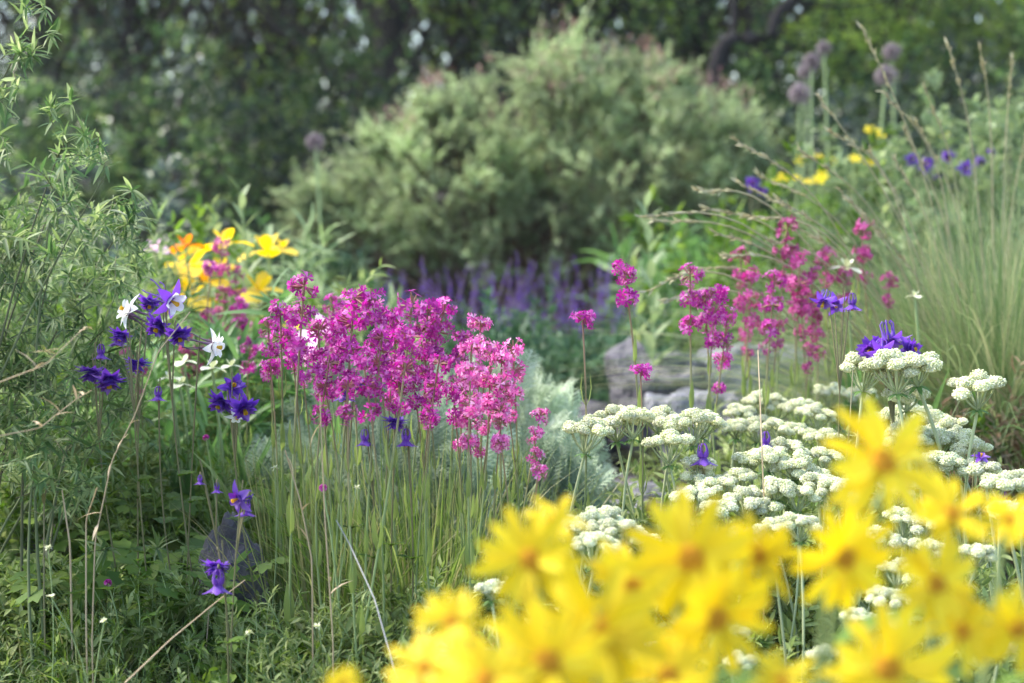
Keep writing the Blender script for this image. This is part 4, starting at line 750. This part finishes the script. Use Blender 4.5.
# ------------------------------------------------------------------ small yellow buttercups
BC = tm(xf(FLOWER5, sc(.021)), 'petals', M['yellow']); its = []
for px, py, D in [(777, 184, 5.0), (783, 178, 5.0), (794, 178, 5.1), (808, 182, 5.0), (819, 180, 5.0), (817, 157, 5.2), (836, 161, 5.2), (855, 159, 5.2), (870, 130, 5.3), (880, 134, 5.3), (943, 134, 5.3), (870, 162, 5.2), (822, 176, 5.1), (800, 160, 5.4)]:
    T = P(px, py, D); z = float(G(T[0], T[1])); r = empty('buttercup', (T[0] + rng.normal(0, .04), T[1], z)); c = T - np.array(r.location); g = Geo(); tubes(g, curve((0, 0, 0), c, (rng.normal(0, .02), 0, 0), 8)[None], .0015, 4); put(r, 'stem', g.mesh('stem', M['pstem']))
    put(r, 'petals', BC, tr(*c) @ rot('X', rng.uniform(20, 70)) @ rot('Z', rng.uniform(0, 70))); g = Geo(); scatter(g, ICO, c + [0, 0, .001], [1., 0, 0], [0, 0, 1.], .004); put(r, 'disc', g.mesh('disc', M['softyellow'])); tag(r, None, 'buttercup'); its.append((px, r))
number(its, 'small yellow buttercup above the oat grass stalks, {}', 'small yellow buttercups')

# ------------------------------------------------------------------ narrow-leaved shrub at the left
def left_shrub():
    T = P(-60, 400, 2.35); r = empty('narrow_leaved_shrub', (T[0], T[1], float(G(T[0], T[1])))); L = np.array(r.location); gl, gt = Geo(), Geo()
    def shoots(tips, n, ls, nl, jit):
        for (px, py, D, fx, fy, ln) in tips:
            tip = P(px, py, D) - L; d = nrm(P(px + fx, py + fy, D - .02) - P(px, py, D)); m = n; tp = tip + rng.normal(0, jit, (m, 3)); dd = nrm(d + rng.normal(0, .22, (m, 3))); ln_ = ln * rng.uniform(.7, 1.2, m)
            twigs(gl, gt, tp - dd * ln_[:, None], dd, ln_, nl, WILLOW, ls, .06, .62, .0009, .15)
            if rng.random() < .45: tubes(gt, curve((rng.normal(0, .12), rng.normal(0, .12), 0), tp[0] - dd[0] * ln_[0], nrm([-d[0], 0, .4]) * .04, 8)[None], np.linspace(.003, .0011, 8), 5)
    shoots([(92, 158, 2.3, 1, .55, .10), (84, 128, 2.3, 1, -.3, .12), (70, 112, 2.35, .8, -.8, .08), (32, 8, 2.3, .8, -.6, .10), (34, 38, 2.3, 1, .1, .09), (22, 62, 2.3, .8, .5, .08), (60, 160, 2.2, 1, -.5, .10), (20, 98, 2.25, 1, -.2, .10),
            (132, 206, 2.5, 1, -.35, .11), (105, 215, 2.45, 1, -.6, .12), (78, 175, 2.4, .3, -1, .12), (62, 205, 2.3, 1, -.4, .10), (122, 222, 2.5, 1, -.1, .10)], 3, .044, 15, .012)
    shoots([(px, py, D, rng.uniform(-.1, 1), rng.uniform(-1, .1), .14) for px, py, D in zip(*(lambda y: (rng.uniform(-70, 8 + np.clip((y - 170) * .45, 0, 72)), y, rng.uniform(2.25, 3.0, 62)))(rng.uniform(200, 500, 62)))], 7, .042, 19, .045)
    shoots([(px, py, D, rng.uniform(-.2, 1), rng.uniform(-1, .1), .12) for px, py, D in zip(rng.uniform(-80, -30, 7), rng.uniform(0, 220, 7), rng.uniform(2.1, 2.6, 9))], 2, .046, 16, .03)
    shoots([(px, py, D, rng.uniform(0, 1), rng.uniform(-1, 0), .12) for px, py, D in zip(rng.uniform(80, 140, 18), rng.uniform(230, 420, 18), rng.uniform(2.5, 2.9, 18))], 5, .044, 16, .03)
    put(r, 'branches', gt.mesh('branches', M['wtwig'])); put(r, 'foliage', gl.mesh('foliage', M['willow'])); tag(r, 'feathery green shrub with narrow willow-like leaves along the left edge', 'shrub')
left_shrub()

# ------------------------------------------------------------------ low growth bottom left
def leaflet():
    out = [(0, 0, 0)]; n = 9; pr = [(0, 0)]
    for k in range(11):
        a = -1 + 2 * k / 10; x = .5 + .5 * math.cos(a * 2.4); y = .36 * math.sin(a * 2.9) if abs(a) < 1 else 0; z = 1 + (.12 if k % 2 else -.12); pr.append((x * z, y * z))
    V = np.array([(.45, 0, -.04)] + [(x, y, .10 * abs(y) - .1 * x * x) for x, y in pr[1:]]); f = np.array([(0, k, k + 1) for k in range(1, 11)] + [(0, 11, 1)]); return V, [f]
LF = leaflet(); TRI = comb([xf(LF, rot('Z', a)) for a in (-75, 0, 75)])
def strawberry(px, py, D, n, rad, h, ls, label):
    T = P(px, py, D); r = empty('strawberry_plant', (T[0], T[1], float(G(T[0], T[1])))); g, gs = Geo(), Geo(); an = rng.uniform(0, 6.28, n); q = rad * np.sqrt(rng.uniform(0, 1, n)); o = np.stack([q * np.cos(an), q * np.sin(an), h * rng.uniform(.45, 1, n)], 1)
    a2 = rng.uniform(0, 6.28, n); scatter(g, TRI, o, np.stack([np.cos(a2), np.sin(a2), -.15 + 0 * a2], 1), [0, 0, 1.] + rng.normal(0, .35, (n, 3)) + [0, -.25, 0], ls * rng.uniform(.65, 1.15, n)); tubes(gs, np.stack([curve((x * .2, y * .2, 0), (x, y, z), (0, 0, .01), 5) for x, y, z in o]), .0011, 4)
    put(r, 'leaves', g.mesh('leaves', M['weed'])); put(r, 'stalks', gs.mesh('stalks', M['pstem'])); tag(r, label, 'strawberry plant')
strawberry(150, 560, 2.5, 120, .20, .20, .042, 'toothed three-part leaves in the middle of the lower left'); strawberry(60, 580, 2.65, 110, .2, .18, .040, 'toothed three-part leaves near the left edge'); strawberry(130, 500, 2.95, 130, .25, .24, .042, 'toothed three-part leaves behind the dry stalks')
strawberry(340, 600, 2.3, 40, .10, .10, .03, 'toothed leaves at the foot of the grassy tuft'); strawberry(215, 500, 2.9, 90, .16, .26, .036, 'toothed leaves behind the open violet columbine')
for i, (px, D, rx, h, t, m) in enumerate([(40, 2.45, .16, .16, LEAF, 'weed2'), (120, 2.35, .15, .14, NARROW, 'weed'), (165, 2.35, .13, .13, LEAF, 'weed2'), (275, 2.25, .11, .08, LEAF, 'weed'), (330, 2.25, .13, .13, NARROW, 'weed2'), (10, 2.9, .25, .30, LEAF, 'weed'), (85, 2.9, .2, .32, LEAF, 'weed2'), (180, 2.85, .18, .30, NARROW, 'weed'), (400, 2.3, .12, .12, LEAF, 'weed2')]):
    mound(px, D, rx, h, 300, t, .028, M[m], 'weedy_tuft', ('back row' if D > 2.7 else 'front row') + ' weedy green tuft in the lower left growth, ' + ['leftmost', 'second from the left', 'third from the left', 'third from the right', 'second from the right', 'at the left edge', 'by the straw stalks', 'behind the low violet bloom', 'rightmost, beside the daisies'][i], 'weed', nl=16, tl=.09)
def groundcover():
    gl, gg, gw = Geo(), Geo(), Geo(); N = 4200; x = rng.uniform(-1.3, 1.6, N); y = rng.uniform(1.55, 3.4, N); k = ~((x > .02) & (x < .3) & (y > 2.9)); x, y = x[k], y[k]; N = len(x); z = G(x, y)
    twigs(gl, gw, np.stack([x, y, z], 1), rng.normal(0, .35, (N, 3)) + [0, 0, 1.], rng.uniform(.05, .17, N), 13, LEAF, .019, .05, .9, .0008)
    o = tag(gl.obj('ground_cover', M['weed2']), 'fine grey green creeping leaves over the soil', 'ground cover', kind='stuff'); tag(gw.obj('ground_cover_stems', M['pstem']), 'thin green stems of the creeping ground cover', 'ground cover', kind='stuff')
    N = 9000; x = rng.uniform(-1.3, .6, N); y = rng.uniform(1.55, 3.1, N); cl = np.sin(x * 9) * np.cos(y * 8) + rng.normal(0, .5, N) > -.2; x, y = x[cl], y[cl]; N = len(x); t = np.linspace(0, 1, 6); an = rng.uniform(0, 6.28, N); od = np.stack([np.cos(an), np.sin(an), 0 * an], 1); L = rng.uniform(.07, .22, N); le = rng.uniform(.1, 1.0, N)
    Pt = np.stack([x, y, G(x, y)], 1)[:, None] + od[:, None] * ((np.sin(le)[:, None] * t + .3 * t ** 3 * le[:, None]) * L[:, None])[..., None]; Pt[..., 2] += (np.cos(le)[:, None] * t - .2 * t ** 3) * L[:, None]
    ribbons(gg, Pt, .0022 * (1.05 - t ** 2), np.cross(od, [0, 0, 1.]) + rng.normal(0, .3, od.shape), .4); tag(gg.obj('low_grass', M['oat']), 'fine grey green grass blades over the lower left soil', 'grass', kind='stuff')
    gs = Geo(); N = 500; x = rng.uniform(-1.2, .5, N); y = rng.uniform(1.7, 3.0, N); d = rng.normal(size=(N, 3)) * [1, 1, .35] + [0, 0, .2]; L = rng.uniform(.06, .2, N); a = np.stack([x, y, G(x, y) + .02], 1); t = np.linspace(0, 1, 5)
    Pt = a[:, None] + nrm(d)[:, None] * (L[:, None] * t)[..., None]; tubes(gs, Pt, .0010, 3); tag(gs.obj('dead_straw', M['dry']), 'scattered dead straw lying in the low growth', 'straw', kind='stuff')
groundcover()
# strawy stalks and stray twigs
def stalk(pts, rad, mat, label, name='dry_stalk', cat='dry stalk', ground=True, leaves=0):
    pl = np.array([P(*q) for q in pts])
    if ground: b = pl[0].copy(); b[2] = float(G(b[0], b[1])); pl = np.concatenate([[b], pl])
    r = empty(name, pl[0]); pl = pl - pl[0]; n = len(pl); t = np.linspace(0, n - 1, 6 * n); c = np.stack([np.interp(t, np.arange(n), pl[:, k]) for k in range(3)], 1); g = Geo(); tubes(g, c[None], np.linspace(rad, rad * .6, len(c)), 5); put(r, 'stem', g.mesh('stem', mat))
    if leaves:
        for i in rng.integers(len(c) // 3, len(c), leaves):
            g = Geo(); scatter(g, NARROW, c[i], rng.normal(size=3) + [0, 0, .6], [0, 0, 1.], rng.uniform(.02, .035)); put(r, 'leaf_sheath', g.mesh('leaf_sheath', mat))
    tag(r, label, cat, 'dry stalks')
stalk([(92, 640, 2.2), (95, 540, 2.2), (112, 460, 2.2), (135, 415, 2.2), (158, 352, 2.2), (190, 312, 2.25)], .0011, M['dry'], 'long straw coloured stalk leaning up to the largest columbine', leaves=5)
stalk([(86, 620, 2.25), (86, 520, 2.25), (97, 488, 2.2)], .0015, M['dry'], 'short thick orange straw stalk beside the long leaning one')
stalk([(44, 600, 2.3), (44, 500, 2.3), (50, 470, 2.3)], .0015, M['dstem'], 'brown upright stalk nearest the left edge', leaves=4)
stalk([(70, 545, 2.3), (62, 490, 2.3)], .0018, M['dry'], 'short tilted straw stalk left of the thick one')
stalk([(125, 683, 2.05), (170, 640, 2.1), (215, 603, 2.15), (245, 580, 2.2)], .0011, M['dry'], 'fallen straw stalk lying diagonally at the bottom left', ground=False)
stalk([(398, 683, 2.0), (375, 600, 2.05), (350, 545, 2.1), (336, 520, 2.1)], .0009, M['drygrey'], 'bare grey twig slanting in front of the grassy tuft', ground=False)
stalk([(333, 640, 2.15), (325, 520, 2.15), (321, 430, 2.15), (320, 395, 2.15)], .0011, M['dry'], 'thin straight straw stem left of the grey twig', leaves=3)
stalk([(312, 560, 2.2), (300, 500, 2.2), (285, 450, 2.2)], .0013, M['dry'], 'thin straw stem leaning left beside the straight one', leaves=3)
stalk([(0, 436, 2.0), (40, 428, 2.05), (75, 400, 2.1), (92, 390, 2.1)], .0008, M['dry'], 'pale dry tip crossing the narrow-leaved shrub', ground=False, leaves=6)
stalk([(0, 382, 2.0), (45, 365, 2.0), (84, 328, 2.05)], .0008, M['dry'], 'upper pale dry tip crossing the narrow-leaved shrub', ground=False, leaves=7)
stalk([(765, 520, 2.3), (762, 450, 2.3), (760, 395, 2.35), (758, 350, 2.4)], .0013, M['dry'], 'thin dry stem rising through the cream mound, leftmost')
stalk([(845, 480, 2.4), (850, 420, 2.4), (853, 370, 2.45)], .0013, M['dstem'], 'thin brown stem rising through the cream mound, left of columbine')
# little cream buds
its = []
for px, py, D in [(48, 548, 2.2), (51, 597, 2.1), (104, 622, 2.1), (250, 632, 2.1), (318, 626, 2.1), (357, 488, 2.3), (275, 468, 2.4)]:
    T = P(px, py, D); z = float(G(T[0], T[1])); r = empty('cream_bud', (T[0] + rng.normal(0, .02), T[1], z)); c = T - np.array(r.location); g = Geo(); tubes(g, curve((rng.normal(0, .03), 0, 0), c, (rng.normal(0, .02), 0, 0), 7)[None], .0007, 4); put(r, 'stem', g.mesh('stem', M['pstem']))
    g = Geo(); n = 14; d = nrm(rng.normal(size=(n, 3)) * [1, 1, .6] + [0, 0, .5]); scatter(g, OVAL, np.tile(c, (n, 1)), d, [0, 0, 1.], .0062); put(r, 'petals', g.mesh('petals', M['cream'])); tag(r, None, 'bud'); its.append((px, r))
number(its, 'tiny cream bud on a thin stem in the low green growth, {}', 'tiny cream buds')
bpy.context.view_layer.update()
